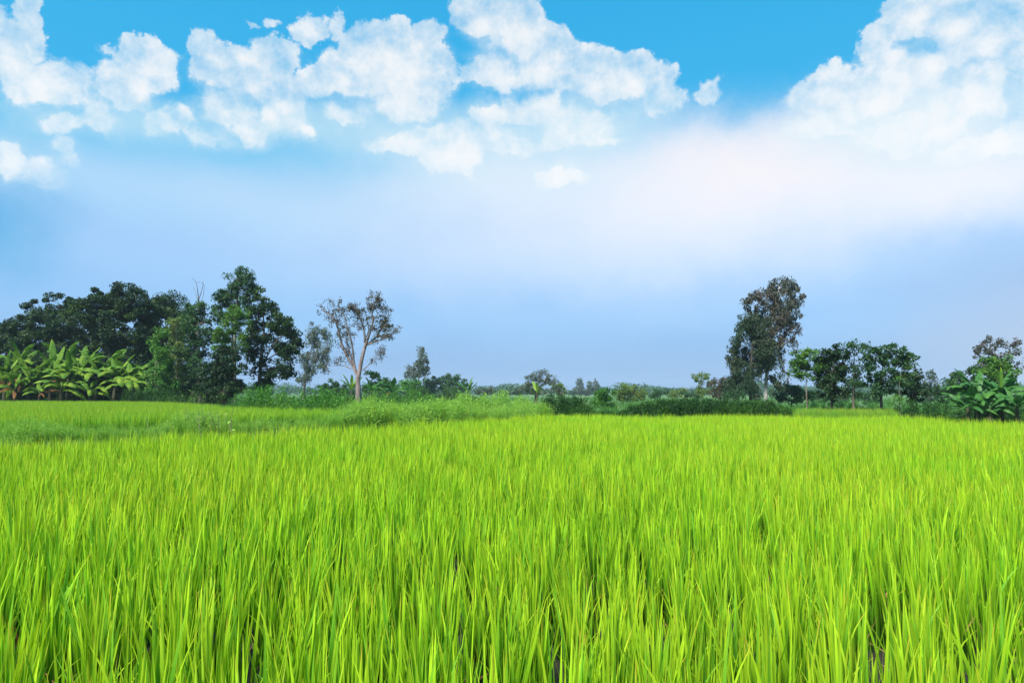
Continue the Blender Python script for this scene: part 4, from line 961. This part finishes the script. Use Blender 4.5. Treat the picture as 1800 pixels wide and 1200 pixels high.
    cores = [(75, 150, 46, 46), (20, 110, 34, 44), (20, 285, 40, 44), (290, 110, 34, 34), (250, 150, 40, 34), (430, 105, 40, 26), (500, 190, 36, 34), (545, 232, 26, 22), (470, 205, 34, 26),
             (700, 130, 84, 72), (650, 105, 52, 40), (690, 180, 90, 40), (600, 150, 50, 30), (860, 50, 40, 34), (920, 75, 46, 50), (900, 130, 56, 34), (1050, 150, 46, 44), (1100, 160, 50, 40), (860, 195, 46, 28), (950, 120, 50, 50), (950, 185, 56, 36), (700, 255, 70, 30), (790, 280, 80, 34), (985, 310, 50, 34),
             (1600, 40, 50, 40), (1680, 60, 70, 46), (1740, 80, 60, 60), (1560, 110, 40, 40), (1640, 130, 80, 50), (1720, 190, 90, 60), (1460, 165, 40, 30), (1540, 190, 60, 44), (1640, 230, 150, 60), (1760, 250, 80, 50), (1440, 215, 60, 30)]
    UVc = vm('ADD', UV0, vm('MULTIPLY', off, (0.8, 0.8, 0)))
    def cloud_depth(uv):
        acc = None
        for bl in blobs:
            k = min(1.0, math.sqrt(bl[2] * bl[3]) / 52)
            d = m('MULTIPLY_ADD', blob(uv, bl), -k, 1.29 * k)
            acc = d if acc is None else m('SMOOTH_MAX', acc, d, 0.16)
        return acc
    dens = cloud_depth(UV)
    above = cloud_depth(vm('ADD', UV, (0.012, 0.034, 0)))
    fb = noise(D, 34.0, 10, 0.68)
    fb_up = noise(vm('ADD', D, (0.010, 0.0, 0.014)), 34.0, 6, 0.6)
    lf = noise(D, 13.0, 6, 0.6)
    under = mr(m('SUBTRACT', above, dens), -0.10, 0.36)                 # the lower side of every billow
    dens = m('ADD', dens, m('MULTIPLY', m('SUBTRACT', fb, 0.5), m('MULTIPLY_ADD', under, -0.15, 0.85)))
    low = mr(el, 0.44, 0.33)
    rim = mr(m('MULTIPLY_ADD', under, 0.12, dens), 0.0, m('ADD', 0.16, m('ADD', m('MULTIPLY', under, 0.95), m('MULTIPLY', low, 0.5))))
    veil = m('ADD', m('MULTIPLY_ADD', m('SUBTRACT', lf, 0.5), 1.6, 0.66), m('MULTIPLY', m('SUBTRACT', fb, fb_up), 1.4), clamp=True)
    veil = m('MULTIPLY', m('MULTIPLY_ADD', veil, 0.80, 0.10), m('MULTIPLY_ADD', under, -0.30, 1.0))
    core = None
    for bl in cores:
        q = mr(blob(UVc, bl), 0.0, 1.2, 1.0, 0.0)
        core = q if core is None else m('SMOOTH_MAX', core, q, 0.2)
    core = m('MULTIPLY', core, m('MULTIPLY_ADD', m('SUBTRACT', fb, fb_up), 1.0, 0.88), clamp=True)
    alpha = m('SUBTRACT', 1.0, m('MULTIPLY', m('SUBTRACT', 1.0, veil), m('SUBTRACT', 1.0, core)))
    alpha = m('MULTIPLY', alpha, rim)
    alpha = m('MULTIPLY', alpha, 0.985)
    ccol = mix(alpha, lin((214, 240, 248)), lin((255, 255, 253)))
    out = mix(alpha, base, ccol)
    sc_ = vm('MULTIPLY', out, (K, K, K))
    fin = mix(0.12, sc_, vm('MULTIPLY', sky.outputs[0], (2.2 / 2 ** EXPO,) * 3))
    bg = N.new('ShaderNodeBackground'); bg.inputs['Strength'].default_value = 0.1
    L.new(fin, bg.inputs[0])
    o = N.new('ShaderNodeOutputWorld'); L.new(bg.outputs[0], o.inputs[0])
    w.cycles.sampling_method = 'MANUAL'; w.cycles.sample_map_resolution = 512
build_world()

sl = bpy.data.lights.new('sun', 'SUN'); sl.energy = 1.5; sl.angle = math.radians(14); sl.color = (1.0, 0.95, 0.86)
so = bpy.data.objects.new('sun', sl); col.objects.link(so)
d = Vector((math.cos(SUN_EL) * math.sin(SUN_AZ), math.cos(SUN_EL) * math.cos(SUN_AZ), math.sin(SUN_EL)))
so.rotation_euler = d.to_track_quat('Z', 'Y').to_euler(); so.location = d * 60

# ------------------------------------------------------------------ render settings
scene.render.engine = 'CYCLES'
vs = scene.view_settings
vs.view_transform = 'Standard'; vs.look = 'None'; vs.exposure = EXPO; vs.gamma = 1
scene.cycles.use_denoising = True
scene.cycles.max_bounces = 6; scene.cycles.diffuse_bounces = 3; scene.cycles.transmission_bounces = 4; scene.cycles.volume_bounces = 1; scene.cycles.glossy_bounces = 2
